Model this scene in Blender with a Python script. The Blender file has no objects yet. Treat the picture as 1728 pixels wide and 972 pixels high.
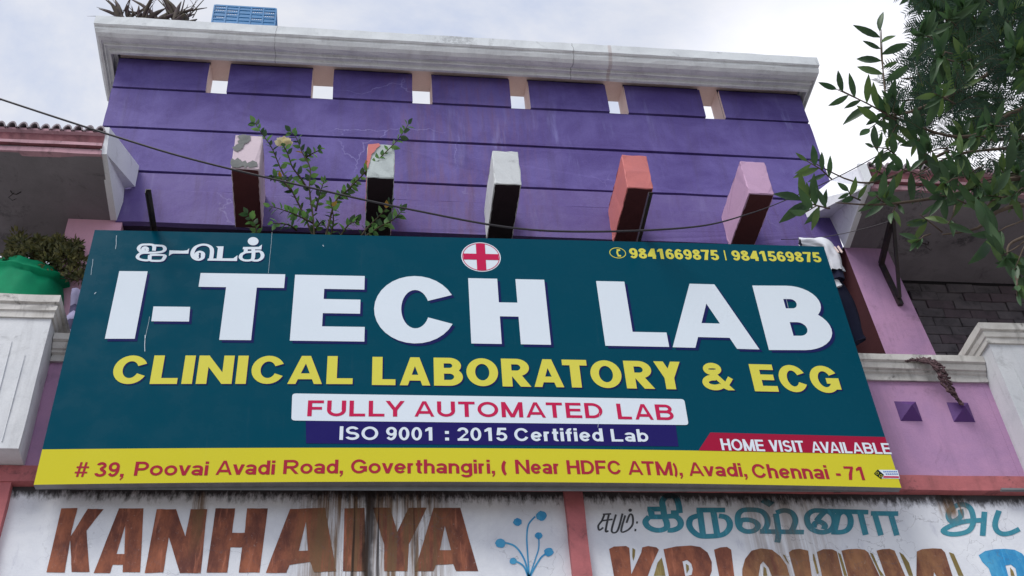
import bpy, bmesh, math, random
from mathutils import Vector, Matrix
from mathutils.geometry import delaunay_2d_cdt
random.seed(7)
SC = bpy.context.scene
COL = SC.collection
PI = math.pi

# ------------------------------------------------------------------ camera
RW = [[0.99113918, -0.11687964, -0.06310531],
      [0.03125167, 0.66695247, -0.74444459],
      [0.12909865, 0.73587605, 0.6646954]]
FPX = 2021.2
EYE = Vector((0, 0, 1.6))
cam = bpy.data.cameras.new('camera')
cam.sensor_width = 36
cam.lens = FPX / 1728 * 36
cam.clip_start = 0.05
cam.clip_end = 3000
camo = bpy.data.objects.new('camera', cam)
COL.objects.link(camo)
camo.matrix_world = Matrix(((RW[0][0], -RW[1][0], -RW[2][0], 0),
                            (RW[0][1], -RW[1][1], -RW[2][1], 0),
                            (RW[0][2], -RW[1][2], -RW[2][2], 1.6), (0, 0, 0, 1)))
SC.camera = camo

# ------------------------------------------------------------------ sky, fill lamp, exposure
FILL_EL, FILL_AZ = math.radians(54), math.radians(226)      # fill lamp direction, azimuth clockwise from +Y
w = bpy.data.worlds.new('World')
SC.world = w
w.use_nodes = True
nt = w.node_tree
for n in list(nt.nodes): nt.nodes.remove(n)
def NN(t, kind, **kw):
    n = t.nodes.new(kind)
    for k, v in kw.items():
        if k in n.inputs.keys(): n.inputs[k].default_value = v
        else: setattr(n, k, v)
    return n
sky = NN(nt, 'ShaderNodeTexSky', sky_type='NISHITA', sun_disc=False)
sky.sun_elevation = FILL_EL
sky.sun_rotation = FILL_AZ
sky.dust_density = 3.0
tc = NN(nt, 'ShaderNodeTexCoord')
mp = NN(nt, 'ShaderNodeMapping'); mp.inputs['Scale'].default_value = (1.0, 1.0, 1.6)
nz = NN(nt, 'ShaderNodeTexNoise', Scale=4.6, Detail=10.0, Roughness=0.6, Distortion=0.4)
rp = NN(nt, 'ShaderNodeValToRGB')
rp.color_ramp.elements[0].position = 0.40; rp.color_ramp.elements[0].color = (SKY0 := (5.2, 5.8, 7.3, 1))
rp.color_ramp.elements[1].position = 0.62; rp.color_ramp.elements[1].color = (7.2, 7.35, 7.9, 1)
# the thin cloud is brightest in the veiled solar glow, low to the right behind the roof
gd = NN(nt, 'ShaderNodeVectorMath', operation='DOT_PRODUCT')
glow = (RW[0][0]*590/FPX + RW[1][0]*-170/FPX + RW[2][0], RW[0][1]*590/FPX + RW[1][1]*-170/FPX + RW[2][1], RW[0][2]*590/FPX + RW[1][2]*-170/FPX + RW[2][2])
gd.inputs[1].default_value = Vector(glow).normalized()
gr = NN(nt, 'ShaderNodeMapRange'); gr.interpolation_type = 'SMOOTHERSTEP'
gr.inputs['From Min'].default_value = 0.975; gr.inputs['From Max'].default_value = 1.0
gm = NN(nt, 'ShaderNodeMix', data_type='RGBA', blend_type='MIX')
gm.inputs['B'].default_value = (10.5, 10.5, 11.2, 1)
mx = NN(nt, 'ShaderNodeMix', data_type='RGBA', blend_type='MIX')
mx.inputs['Factor'].default_value = 0.96
bg = NN(nt, 'ShaderNodeBackground', Strength=0.1)
wo = NN(nt, 'ShaderNodeOutputWorld')
L = nt.links.new
L(tc.outputs['Generated'], mp.inputs['Vector']); L(mp.outputs[0], nz.inputs['Vector'])
L(nz.outputs['Fac'], rp.inputs['Fac'])
L(tc.outputs['Generated'], gd.inputs[0]); L(gd.outputs['Value'], gr.inputs['Value'])
L(gr.outputs[0], gm.inputs['Factor']); L(rp.outputs['Color'], gm.inputs['A'])
L(sky.outputs[0], mx.inputs['A']); L(gm.outputs['Result'], mx.inputs['B'])
L(mx.outputs['Result'], bg.inputs['Color']); L(bg.outputs[0], wo.inputs['Surface'])
sun = bpy.data.lights.new('sun', 'SUN')  # added fill lamp at front left, brightens the facade like open cloud
sun.energy = 2.7
sun.angle = math.radians(28)
sun.color = (1.0, 0.97, 0.92)
fillo = bpy.data.objects.new('sun', sun)
COL.objects.link(fillo)
sd = Vector((math.sin(FILL_AZ)*math.cos(FILL_EL), math.cos(FILL_AZ)*math.cos(FILL_EL), math.sin(FILL_EL)))
fillo.rotation_euler = sd.to_track_quat('Z', 'Y').to_euler()
fillo.location = sd * 40
SC.view_settings.view_transform = 'Standard'
SC.view_settings.look = 'None'
SC.view_settings.exposure = 0.22
SC.view_settings.gamma = 1.0

# ------------------------------------------------------------------ measuring: photo pixel + one known coordinate -> point
def ray(px, py):
    d = (px - 864.0, py - 486.0, FPX)
    return Vector([sum(RW[i][j] * d[i] for i in range(3)) for j in range(3)])
def at(px, py, Y=None, X=None, Z=None):
    d = ray(px, py)
    t = Y / d.y if Y is not None else X / d.x if X is not None else (Z - EYE.z) / d.z
    return EYE + d * t

# ------------------------------------------------------------------ materials
def principled(name):
    m = bpy.data.materials.new(name); m.use_nodes = True
    t = m.node_tree
    return m, t, t.nodes['Principled BSDF']
def mixrgb(t, fac, a, b, blend='MIX'):
    n = t.nodes.new('ShaderNodeMix'); n.data_type = 'RGBA'; n.blend_type = blend
    for s, v in (('Factor', fac), ('A', a), ('B', b)):
        if hasattr(v, 'is_linked'): t.links.new(v, n.inputs[s])
        else: n.inputs[s].default_value = v if s == 'Factor' else (*v[:3], 1)
    return n.outputs['Result']
def math_(t, op, a, b=0.0, clamp=False):
    n = t.nodes.new('ShaderNodeMath'); n.operation = op; n.use_clamp = clamp
    for i, v in enumerate((a, b)):
        if hasattr(v, 'is_linked'): t.links.new(v, n.inputs[i])
        else: n.inputs[i].default_value = v
    return n.outputs[0]
def pos(t, scale=(1, 1, 1), off=(0, 0, 0)):
    g = t.nodes.new('ShaderNodeNewGeometry'); m = t.nodes.new('ShaderNodeMapping')
    m.inputs['Scale'].default_value = scale; m.inputs['Location'].default_value = off
    t.links.new(g.outputs['Position'], m.inputs['Vector'])
    return m.outputs[0]
def noise(t, vec, scale, detail=6, rough=0.6, dist=0.0):
    n = t.nodes.new('ShaderNodeTexNoise'); t.links.new(vec, n.inputs['Vector'])
    n.inputs['Scale'].default_value = scale; n.inputs['Detail'].default_value = detail
    n.inputs['Roughness'].default_value = rough; n.inputs['Distortion'].default_value = dist
    return n.outputs['Fac']
def rng(t, v, a, b, c=0.0, d=1.0, smooth=True):
    n = t.nodes.new('ShaderNodeMapRange'); n.interpolation_type = 'SMOOTHSTEP' if smooth else 'LINEAR'
    t.links.new(v, n.inputs['Value'])
    for k, x in (('From Min', a), ('From Max', b), ('To Min', c), ('To Max', d)): n.inputs[k].default_value = x
    return n.outputs[0]
def sep(t, vec):
    n = t.nodes.new('ShaderNodeSeparateXYZ'); t.links.new(vec, n.inputs[0]); return n.outputs
def bump(t, b, h, strength=0.3, dist=0.004):
    n = t.nodes.new('ShaderNodeBump'); n.inputs['Strength'].default_value = strength; n.inputs['Distance'].default_value = dist
    t.links.new(h, n.inputs['Height']); t.links.new(n.outputs[0], b.inputs['Normal'])
def setc(t, b, c):
    if hasattr(c, 'is_linked'): t.links.new(c, b.inputs['Base Color'])
    else: b.inputs['Base Color'].default_value = (*c[:3], 1)

def plaster(name, base, alt=None, amt=0.5, rough=0.8, streak=0.0, streak_col=(.02, .018, .02), mold=0.0, cracks=0.0,
            crack_col=(.6, .6, .75), seed=0.0, bmp=0.35, sc=2.2, mold_sc=5.0, wash=None, speck=0.12, spec=0.3, stain=False, lines=()):
    m, t, b = principled(name)
    p = pos(t, off=(seed, seed * 1.7, seed * .6))
    alt = alt or tuple(c * 0.72 for c in base)
    c = mixrgb(t, math_(t, 'MULTIPLY', rng(t, noise(t, p, sc, 8, .65, .6), .32, .7), amt), base, alt)
    if wash:                                    # chalky run-off streaks
        pv = pos(t, (7, 7, .9), (seed + 3, 0, 0))
        f = math_(t, 'MULTIPLY', rng(t, noise(t, pv, 1.2, 5, .6, .3), .56, .78), rng(t, noise(t, p, 1.3, 3), .4, .62))
        c = mixrgb(t, math_(t, 'MULTIPLY', f, wash[1]), c, wash[0])
    if cracks:
        vo = t.nodes.new('ShaderNodeTexVoronoi'); vo.feature = 'DISTANCE_TO_EDGE'; vo.inputs['Scale'].default_value = 1.3
        wob = t.nodes.new('ShaderNodeTexNoise'); wob.inputs['Scale'].default_value = 3.5; wob.inputs['Detail'].default_value = 6
        t.links.new(p, wob.inputs['Vector'])
        add = t.nodes.new('ShaderNodeVectorMath'); add.operation = 'MULTIPLY_ADD'
        t.links.new(wob.outputs['Color'], add.inputs[0]); add.inputs[1].default_value = (.55, .55, .55); t.links.new(p, add.inputs[2])
        t.links.new(add.outputs[0], vo.inputs['Vector'])
        f = math_(t, 'MULTIPLY', rng(t, vo.outputs['Distance'], 0.002, .012, 1, 0), rng(t, noise(t, p, .9, 2), .54, .66))
        c = mixrgb(t, math_(t, 'MULTIPLY', f, cracks), c, crack_col)
    if stain:                                   # rusty pink run-off between the second and fourth bracket
        s_ = sep(t, pos(t)); xs = math_(t, 'ADD', s_[0], math_(t, 'MULTIPLY', noise(t, p, 2.5, 4), .5))
        f = math_(t, 'MULTIPLY', math_(t, 'MULTIPLY', rng(t, xs, .1, .7), rng(t, xs, 1.3, 2.0, 1, 0)), rng(t, noise(t, pos(t, (8, 8, .8)), 1.5, 6, .7), .42, .68))
        c = mixrgb(t, math_(t, 'MULTIPLY', f, .45), c, (.20, .09, .13))
    for lx, lw, lc, la in lines:                # settlement cracks and one rust run across the moulding
        s_ = sep(t, pos(t)); xs = math_(t, 'ADD', s_[0], math_(t, 'MULTIPLY', math_(t, 'SUBTRACT', noise(t, p, 9, 5), .5), .06 if lw < .01 else .03))
        dx = math_(t, 'ABSOLUTE', math_(t, 'SUBTRACT', xs, lx))
        c = mixrgb(t, math_(t, 'MULTIPLY', rng(t, dx, lw, lw * 2.2, 1, 0), la), c, lc)
    if streak:
        pv = pos(t, (9, 9, .8), (seed, 1, 0))
        f = rng(t, noise(t, pv, 1.3, 6, .6, .2), .5, .74)
        c = mixrgb(t, math_(t, 'MULTIPLY', f, streak), c, streak_col)
    if mold:
        f = math_(t, 'MULTIPLY', rng(t, noise(t, p, mold_sc, 10, .72, .8), .53, .66), rng(t, noise(t, p, 30, 4, .7), .3, .6))
        c = mixrgb(t, math_(t, 'MULTIPLY', f, mold), c, (.035, .035, .04))
    fine = noise(t, p, 90, 6, .7)
    c = mixrgb(t, speck, c, mixrgb(t, rng(t, fine, .3, .7, smooth=False), tuple(x * .45 for x in base), tuple(min(1, x * 1.3) for x in base)))
    setc(t, b, c)
    b.inputs['Roughness'].default_value = rough
    b.inputs['Specular IOR Level'].default_value = spec
    h = math_(t, 'ADD', math_(t, 'MULTIPLY', fine, .5), noise(t, p, 14, 6, .6))
    bump(t, b, h, bmp, .006)
    return m

def sign_print(name, base, rough=0.22, coat=0.0):
    m, t, b = principled(name)
    p = pos(t)
    c = mixrgb(t, math_(t, 'MULTIPLY', noise(t, p, .5, 2), .30), base, tuple(x * .72 for x in base))
    c = mixrgb(t, math_(t, 'MULTIPLY', rng(t, noise(t, pos(t, (14, 14, 1.2)), 1.6, 6, .7), .6, .8), .03), c, (.3, .35, .42))
    c = mixrgb(t, math_(t, 'MULTIPLY', rng(t, noise(t, p, 60, 5, .8), .64, .75), .05), c, (.3, .3, .3))
    setc(t, b, c)
    t.links.new(rng(t, noise(t, p, 5, 5, .6), .3, .7, rough * .8, rough * 1.5), b.inputs['Roughness'])
    b.inputs['Specular IOR Level'].default_value = 0.05
    h = noise(t, pos(t, (1, 1, .55)), 2.0, 2, .4)
    bump(t, b, h, .12, .012)
    return m

def grime_wall(name, base, alt, brush=False):
    """limewashed panel (or brush lettering on it) under one shared coat of soot and rust runs"""
    m, t, b = principled(name)
    p = pos(t)
    if brush:
        c = mixrgb(t, rng(t, noise(t, pos(t, (7, 7, 3)), 1.6, 8, .7, .1), .3, .7), base, alt)
        c = mixrgb(t, math_(t, 'MULTIPLY', rng(t, noise(t, pos(t, (22, 22, 3), (5, 0, 0)), 1.6, 5, .6, .3), .55, .75), .35), c, tuple(min(1, x * 2.3 + .02) for x in base))
        c = mixrgb(t, math_(t, 'MULTIPLY', rng(t, noise(t, p, 38, 6, .8), .6, .72), .5), c, (.55, .52, .5))
    else:
        c = mixrgb(t, rng(t, noise(t, p, 2.5, 8, .65, .5), .35, .7), base, alt)
        c = mixrgb(t, math_(t, 'MULTIPLY', rng(t, noise(t, pos(t, (5, 5, 1.4), (2, 0, 0)), 3, 8, .7), .58, .75), .30), c, (.28, .29, .42))
    s = sep(t, p)
    x, z = s[0], s[2]
    # brown water runs below the middle of the sign and a second paler set to the right
    pv = pos(t, (20, 20, .7))
    run = rng(t, noise(t, pv, 1.6, 7, .7, .35), .36, .60)
    wob = math_(t, 'MULTIPLY', math_(t, 'SUBTRACT', noise(t, p, 3, 4), .5), .12)
    xw = math_(t, 'ADD', x, wob)
    def band(a0, a1, b0, b1):
        return math_(t, 'MULTIPLY', rng(t, xw, a0, a1), rng(t, xw, b0, b1, 1, 0))
    m1 = band(-.38, -.12, .42, .66)
    m2 = math_(t, 'MULTIPLY', band(2.28, 2.42, 2.72, 2.95), .5)
    m3 = math_(t, 'MULTIPLY', band(3.58, 3.66, 3.74, 3.84), math_(t, 'MULTIPLY', rng(t, z, 5.20, 5.36), 1.3))
    m4 = math_(t, 'MULTIPLY', band(-.90, -.86, -.84, -.78), rng(t, z, 4.9, 5.3))
    mm = math_(t, 'ADD', math_(t, 'ADD', m1, m2), math_(t, 'ADD', m3, m4), clamp=True)
    c = mixrgb(t, math_(t, 'MULTIPLY', math_(t, 'MULTIPLY', run, mm), .95), c, (.19, .115, .062))
    dark = math_(t, 'MULTIPLY', rng(t, noise(t, pos(t, (26, 26, .5), (7, 0, 0)), 1.4, 5, .6, .3), .56, .66), band(-.12, .02, .32, .42))
    c = mixrgb(t, math_(t, 'MULTIPLY', dark, .9), c, (.03, .022, .02))
    core = band(.075, .10, .135, .17)
    c = mixrgb(t, math_(t, 'MULTIPLY', core, .88), c, (.028, .02, .018))
    # soot creeping down from the beam
    edge = math_(t, 'ADD', math_(t, 'ADD', z, math_(t, 'MULTIPLY', math_(t, 'SUBTRACT', noise(t, pos(t, (1, 1, .35)), 26, 9, .72, 0), .5), -.22)), 0)
    e2 = math_(t, 'ADD', z, math_(t, 'MULTIPLY', math_(t, 'SUBTRACT', noise(t, pos(t, (3, 3, 3), (4, 4, 4)), 2.0, 6, .7), .5), -.26))
    soot = math_(t, 'MAXIMUM', rng(t, edge, 5.335, 5.41), rng(t, e2, 5.375, 5.43))
    c = mixrgb(t, math_(t, 'MULTIPLY', soot, .95), c, (.018, .017, .018))
    spots = math_(t, 'MULTIPLY', rng(t, noise(t, p, 24, 9, .8), .62, .70), rng(t, z, 4.9, 5.4, .25, .9))
    c = mixrgb(t, math_(t, 'MULTIPLY', spots, .6), c, (.04, .04, .045))
    vo = t.nodes.new('ShaderNodeTexVoronoi'); vo.feature = 'DISTANCE_TO_EDGE'; vo.inputs['Scale'].default_value = 3.3
    add = t.nodes.new('ShaderNodeVectorMath'); add.operation = 'MULTIPLY_ADD'
    wn = t.nodes.new('ShaderNodeTexNoise'); wn.inputs['Scale'].default_value = 5; wn.inputs['Detail'].default_value = 7; t.links.new(p, wn.inputs['Vector'])
    t.links.new(wn.outputs['Color'], add.inputs[0]); add.inputs[1].default_value = (.5, .5, .5); t.links.new(p, add.inputs[2]); t.links.new(add.outputs[0], vo.inputs['Vector'])
    cr = math_(t, 'MULTIPLY', rng(t, vo.outputs['Distance'], .003, .010, 1, 0), rng(t, noise(t, p, 1.1, 2), .45, .6))
    c = mixrgb(t, math_(t, 'MULTIPLY', cr, .35), c, (.12, .12, .14))
    setc(t, b, c)
    b.inputs['Roughness'].default_value = .85
    b.inputs['Specular IOR Level'].default_value = .2
    bump(t, b, math_(t, 'ADD', noise(t, p, 70, 6, .7), math_(t, 'MULTIPLY', noise(t, p, 9, 5), 1.5)), .35, .005)
    return m

def leafmat(name, base, alt, rough=.5, trans=.3, sc=6):
    m, t, b = principled(name)
    p = pos(t)
    c = mixrgb(t, rng(t, noise(t, p, sc, 4), .35, .65), base, alt)
    oi = t.nodes.new('ShaderNodeObjectInfo')
    c = mixrgb(t, math_(t, 'MULTIPLY', oi.outputs['Random'], .35), c, tuple(min(1, x * 1.6 + .01) for x in alt))
    setc(t, b, c); b.inputs['Roughness'].default_value = rough
    tr = t.nodes.new('ShaderNodeBsdfTranslucent'); t.links.new(c, tr.inputs['Color'])
    ms = t.nodes.new('ShaderNodeMixShader'); ms.inputs[0].default_value = trans
    t.links.new(b.outputs[0], ms.inputs[1]); t.links.new(tr.outputs[0], ms.inputs[2])
    t.links.new(ms.outputs[0], t.nodes['Material Output'].inputs['Surface'])
    return m
def simple(name, base, rough=.6, metal=0.0, amt=.35, sc=12, alt=None, bmp=.15):
    m, t, b = principled(name)
    p = pos(t)
    c = mixrgb(t, math_(t, 'MULTIPLY', rng(t, noise(t, p, sc, 6, .65), .35, .7), amt), base, alt or tuple(x * .45 for x in base))
    setc(t, b, c); b.inputs['Roughness'].default_value = rough; b.inputs['Metallic'].default_value = metal
    if rough > .65: b.inputs['Specular IOR Level'].default_value = .15
    bump(t, b, noise(t, p, sc * 4, 4), bmp, .003)
    return m

M = {}
M['purple'] = plaster('purple plaster paint', (.138, .108, .340), (.074, .048, .215), 1.0, .7, cracks=.45, crack_col=(.36, .34, .66),
                      wash=((.28, .28, .58), .6), streak=.4, streak_col=(.075, .05, .13), speck=.2, spec=.25, stain=True, bmp=.6)
M['purple_low'] = plaster('weathered purple plaster paint', (.118, .080, .275), (.165, .130, .33), .8, .7, cracks=.3, crack_col=(.4, .38, .62),
                      wash=((.30, .27, .50), .5), streak=.45, streak_col=(.08, .04, .08), seed=4, speck=.2, stain=True, bmp=.6)
M['groove'] = plaster('shade dark purple groove', (.035, .022, .06), amt=.5, seed=2)  # the band purple darkened, groove shade put into its colour
M['cornice'] = plaster('weathered white cornice paint', (.76, .79, .80), (.56, .58, .60), .75, .8, streak=.22, streak_col=(.22, .21, .21), mold=.18, seed=9, lines=((-.736, .0022, (.12, .12, .13), .55), (1.80, .0024, (.10, .10, .11), .6), (2.13, .010, (.30, .16, .13), .4)), sc=3.5, mold_sc=3.2)
M['cornice_top'] = plaster('weathered white fascia paint', (.66, .70, .73), (.50, .53, .56), .6, .8, streak=.1, mold=.45, lines=((-.736, .0022, (.12, .12, .13), .55), (1.80, .0024, (.10, .10, .11), .6), (2.13, .010, (.30, .16, .13), .4)), seed=14, sc=3.0, mold_sc=2.6)
M['beige'] = plaster('beige unpainted reveal', (.90, .72, .68), (.74, .58, .55), .6, .9, seed=3)
M['pink'] = plaster('lavender pink wall paint', (.49, .28, .46), (.36, .22, .40), .8, .75, streak=.32, streak_col=(.22, .15, .26), mold=.35, mold_sc=3.0, seed=5, sc=2.2, bmp=.6)
M['pink_left'] = plaster('rose pink wall paint', (.74, .42, .55), (.62, .37, .52), .6, .75, streak=.15, streak_col=(.3, .2, .3), seed=6, sc=1.6)
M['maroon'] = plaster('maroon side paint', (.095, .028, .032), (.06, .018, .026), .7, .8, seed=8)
M['black_under'] = plaster('near black underside', (.028, .016, .024), (.014, .012, .016), .8, .9, seed=11)  # near-black colour for the undersides of two brackets
M['coral'] = plaster('coral bracket paint', (.56, .17, .16), (.42, .15, .17), .5, .7, seed=12, mold=.1)
M['lilac'] = plaster('lilac bracket paint', (.54, .34, .50), (.46, .30, .48), .5, .7, seed=13, mold=.15)
M['white_mold'] = plaster('pinkish white paint with mould', (.62, .52, .58), (.55, .45, .52), .5, .8, seed=17.3, mold=1.0, mold_sc=4.2, sc=4)
M['white_flake'] = plaster('flaking pale grey paint', (.50, .56, .56), (.32, .36, .37), .8, .85, seed=21, mold=.6, mold_sc=9, cracks=.4, crack_col=(.1, .1, .1))
M['white_crack'] = plaster('cracked white paint', (.60, .63, .65), (.45, .48, .50), .6, .8, seed=24, mold=.35, mold_sc=6, cracks=.5, crack_col=(.12, .12, .12))
M['white_col'] = plaster('off white column paint', (.66, .68, .71), (.50, .53, .57), .6, .8, streak=.28, streak_col=(.25, .25, .27), mold=.28, seed=31, sc=2.4)
M['white_cap'] = plaster('sooty white moulding paint', (.62, .61, .59), (.40, .39, .37), .8, .85, streak=.6, streak_col=(.05, .045, .04), mold=.95, seed=34, sc=4, mold_sc=5.5)
M['fin'] = plaster('chalky white end plate', (.80, .83, .88), (.68, .71, .77), .6, .85, seed=37, mold=.2, cracks=.5, crack_col=(.15, .15, .17))
M['soffit'] = plaster('grey bare soffit', (.23, .215, .235), (.14, .13, .145), .8, .9, seed=41, mold=.8, mold_sc=2.5, sc=1.5)
M['fascia'] = plaster('faded pink fascia paint', (.50, .29, .34), (.32, .19, .23), .8, .8, streak=.5, streak_col=(.08, .05, .06), mold=.6, seed=43)
M['fascia_dark'] = plaster('stained and shaded maroon fascia paint', (.27, .10, .12), (.13, .06, .07), .8, .8, streak=.5, mold=.5, seed=45)  # maroon body, with its shadow band and recess line put into the colour
M['tile'] = plaster('weathered roof tile', (.36, .31, .35), (.17, .155, .17), .9, .9, seed=47, mold=.6)
M['beam'] = plaster('salmon pink beam paint', (.50, .155, .165), (.34, .11, .12), .8, .7, streak=.3, streak_col=(.12, .05, .05), mold=.75, mold_sc=6.5, seed=51, sc=5)
M['dark_room'] = plaster('shade black backing wall', (.02, .017, .02), amt=.4, seed=53)  # near-black holds the balcony's shade in its colour; also backs the bricks
M['stud'] = plaster('violet stud paint', (.10, .035, .19), (.07, .028, .14), .6, .6, seed=57, mold=.2)
M['panel'] = grime_wall('limewashed panel', (.80, .83, .88), (.66, .69, .76))
M['brush_brown'] = grime_wall('brown brush lettering', (.36, .13, .075), (.14, .055, .045), True)
M['brush_brown2'] = grime_wall('dark brown brush lettering', (.15, .06, .045), (.36, .18, .09), True)
M['brush_teal'] = grime_wall('teal brush lettering', (.04, .22, .31), (.07, .30, .38), True)
M['brush_blue'] = grime_wall('blue brush lettering', (.03, .24, .52), (.09, .38, .62), True)
M['brush_olive'] = grime_wall('olive brush shading', (.26, .20, .08), (.20, .15, .05), True)
M['brush_black'] = grime_wall('black brush lettering', (.05, .055, .065), (.10, .10, .11), True)
M['s_teal'] = sign_print('teal sign vinyl', (.0002, .058, .096))
M['s_white'] = sign_print('white sign vinyl', (.68, .76, .84))
M['s_shadow'] = sign_print('navy letter shadow vinyl', (.012, .016, .095))
M['s_yellow'] = sign_print('yellow sign vinyl', (.60, .55, .035))
M['s_yellowtxt'] = sign_print('lemon letter vinyl', (.66, .62, .09))
M['s_crimson'] = sign_print('crimson letter vinyl', (.52, .02, .085))
M['s_band'] = sign_print('crimson band vinyl', (.34, .012, .045))
M['s_navy'] = sign_print('navy band vinyl', (.018, .014, .12))
M['s_maroon'] = sign_print('maroon letter vinyl', (.36, .025, .05))
M['s_black'] = sign_print('black sticker vinyl', (.01, .02, .02))
M['s_tick'] = sign_print('pale blue sticker print', (.12, .2, .5))
M['s_frame'] = simple('weathered sign frame metal', (.22, .23, .24), .5, .3)
M['steel'] = simple('painted black steel', (.018, .016, .02), .45, .2, .5, 20, (.06, .035, .025))
M['wire'] = simple('black cable rubber', (.02, .018, .026), .5)
M['crate'] = simple('blue crate plastic', (.005, .17, .42), .4, 0, .3, 8)
M['green_net'] = simple('green shade cloth', (.001, .30, .13), .7, 0, .5, 3, (.004, .12, .07))
M['mould'] = plaster('grey mould patch', (.20, .21, .21), (.12, .13, .13), .8, .95, seed=71, sc=12)
M['leaf'] = leafmat('broad green leaf', (.024, .064, .028), (.045, .10, .034))
M['leaf_y'] = leafmat('yellow green leaf', (.11, .18, .04), (.06, .12, .035))
M['leaf_h'] = leafmat('dark shrub leaf', (.07, .19, .06), (.14, .28, .07), sc=12)
M['leaf_o'] = leafmat('yellowing shrub leaf', (.42, .22, .03), (.35, .22, .03))
M['leaf_f'] = leafmat('fine bluish green leaf', (.014, .050, .034), (.028, .075, .04), .55, .12)
M['leaf_s'] = leafmat('olive succulent leaf', (.030, .045, .014), (.13, .12, .03), .6, .08, 18)
M['petal'] = leafmat('cream petal', (.75, .66, .35), (.8, .75, .5), .6, .3)
M['stem'] = simple('green brown stem', (.07, .06, .035), .8)
M['bark'] = simple('grey brown bark', (.11, .085, .065), .9, 0, .7, 14, bmp=.6)
M['drystem'] = simple('dry brown succulent stem', (.07, .05, .06), .8, 0, .5, 14, (.12, .12, .06))
M['vine'] = simple('dry mauve brown vine', (.15, .095, .105), .9, 0, 1.0, 30, (.02, .014, .016), .8)
M['cloth'] = simple('white cotton', (.66, .68, .74), .9, 0, .3, 6, (.45, .47, .55))
M['navy_cloth'] = simple('navy cotton', (.012, .014, .035), .95)
M['ground'] = plaster('dusty concrete road', (.30, .28, .26), (.22, .21, .19), .6, .95, sc=1.0)  # pale dust colour, chosen so the ground bounces light onto undersides
M['pave'] = plaster('cement pavement', (.30, .29, .27), (.22, .21, .2), .6, .9, sc=1.5)
M['brick'] = plaster('dark grey brick', (.16, .145, .16), (.08, .075, .085), .9, .9, seed=61, mold=.7, sc=5)
M['brick2'] = plaster('dark mauve brick', (.14, .11, .13), (.08, .07, .08), .9, .9, seed=67, mold=.6, sc=5)
M['shutterlilac'] = simple('lilac cotton', (.38, .36, .55), .9)
M['lilac_dark'] = simple('grey violet stripe', (.10, .09, .17), .9)

# ------------------------------------------------------------------ objects
def link(name, me, mats, parent=None):
    o = bpy.data.objects.new(name, me); COL.objects.link(o)
    if mats is not None and not me.materials:
        for m in (mats if isinstance(mats, (list, tuple)) else [mats]): me.materials.append(M[m] if isinstance(m, str) else m)
    if parent is not None:
        o.parent = parent
        par = parent
        off = Vector((0, 0, 0))
        while par is not None: off += par.location; par = par.parent
        o.location = -off
    return o
def mesh(name, verts, faces, mats=None, parent=None, idx=None, smooth=False):
    me = bpy.data.meshes.new(name); me.from_pydata([tuple(v) for v in verts], [], faces)
    if idx: me.polygons.foreach_set('material_index', idx)
    if smooth: me.polygons.foreach_set('use_smooth', [True] * len(me.polygons))
    me.update()
    return link(name, me, mats, parent)
def thing(name, label, cat, loc=(0, 0, 0), group=None):
    o = bpy.data.objects.new(name, None); COL.objects.link(o); o.location = loc
    o.empty_display_size = .2
    o['label'] = label; o['category'] = cat
    if group: o['group'] = group
    return o
def tag(o, label, cat, group=None):
    o['label'] = label; o['category'] = cat
    if group: o['group'] = group
    return o
def rebase(o):
    """put a one-mesh thing's origin at its base"""
    vs = [v.co for v in o.data.vertices]
    b = Vector(((min(v.x for v in vs) + max(v.x for v in vs)) / 2, (min(v.y for v in vs) + max(v.y for v in vs)) / 2, min(v.z for v in vs)))
    for v in o.data.vertices: v.co -= b
    o.location = b
    return o
class MB:
    def __init__(s): s.v = []; s.f = []; s.i = []
    def add(s, vs, fs, mi=0):
        n = len(s.v); s.v += [Vector(v) for v in vs]; s.f += [tuple(a + n for a in f) for f in fs]; s.i += [mi] * len(fs)
    def box(s, x0, x1, y0, y1, z0, z1, mi=0, fm=None, skip=()):
        v = [(x, y, z) for z in (z0, z1) for y in (y0, y1) for x in (x0, x1)]
        F = {'bottom': (0, 2, 3, 1), 'top': (4, 5, 7, 6), 'front': (0, 1, 5, 4), 'back': (2, 6, 7, 3), 'left': (0, 4, 6, 2), 'right': (1, 3, 7, 5)}
        n = len(s.v); s.v += [Vector(a) for a in v]
        for k, f in F.items():
            if k in skip: continue
            s.f.append(tuple(a + n for a in f)); s.i.append((fm or {}).get(k, mi))
    def tube(s, pts, r, seg=6, mi=0, cap=True, pen=None):
        pts = [Vector(p) for p in pts]
        rs = r if isinstance(r, (list, tuple)) else [r] * len(pts)
        n0 = len(s.v); up = None
        for k, p in enumerate(pts):
            d = (pts[min(k + 1, len(pts) - 1)] - pts[max(k - 1, 0)])
            if d.length < 1e-9: d = Vector((0, 0, 1))
            d.normalize()
            if up is None:
                up = d.cross(Vector((0, 1, .3)));
                if up.length < .1: up = d.cross(Vector((1, 0, 0)))
                up.normalize()
            up = (up - d * up.dot(d)).normalized(); q = d.cross(up)
            for a in range(seg):
                t = 2 * PI * a / seg
                s.v.append(p + (up * math.cos(t) + q * math.sin(t)) * rs[k])
        for k in range(len(pts) - 1):
            for a in range(seg):
                b_ = (a + 1) % seg
                s.f.append((n0 + k * seg + a, n0 + k * seg + b_, n0 + (k + 1) * seg + b_, n0 + (k + 1) * seg + a)); s.i.append(mi)
        if cap:
            s.f.append(tuple(n0 + a for a in reversed(range(seg)))); s.i.append(mi)
            m = n0 + (len(pts) - 1) * seg
            s.f.append(tuple(m + a for a in range(seg))); s.i.append(mi)
    def build(s, name, mats, parent=None, smooth=False):
        return mesh(name, s.v, s.f, mats, parent, s.i, smooth)
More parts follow.
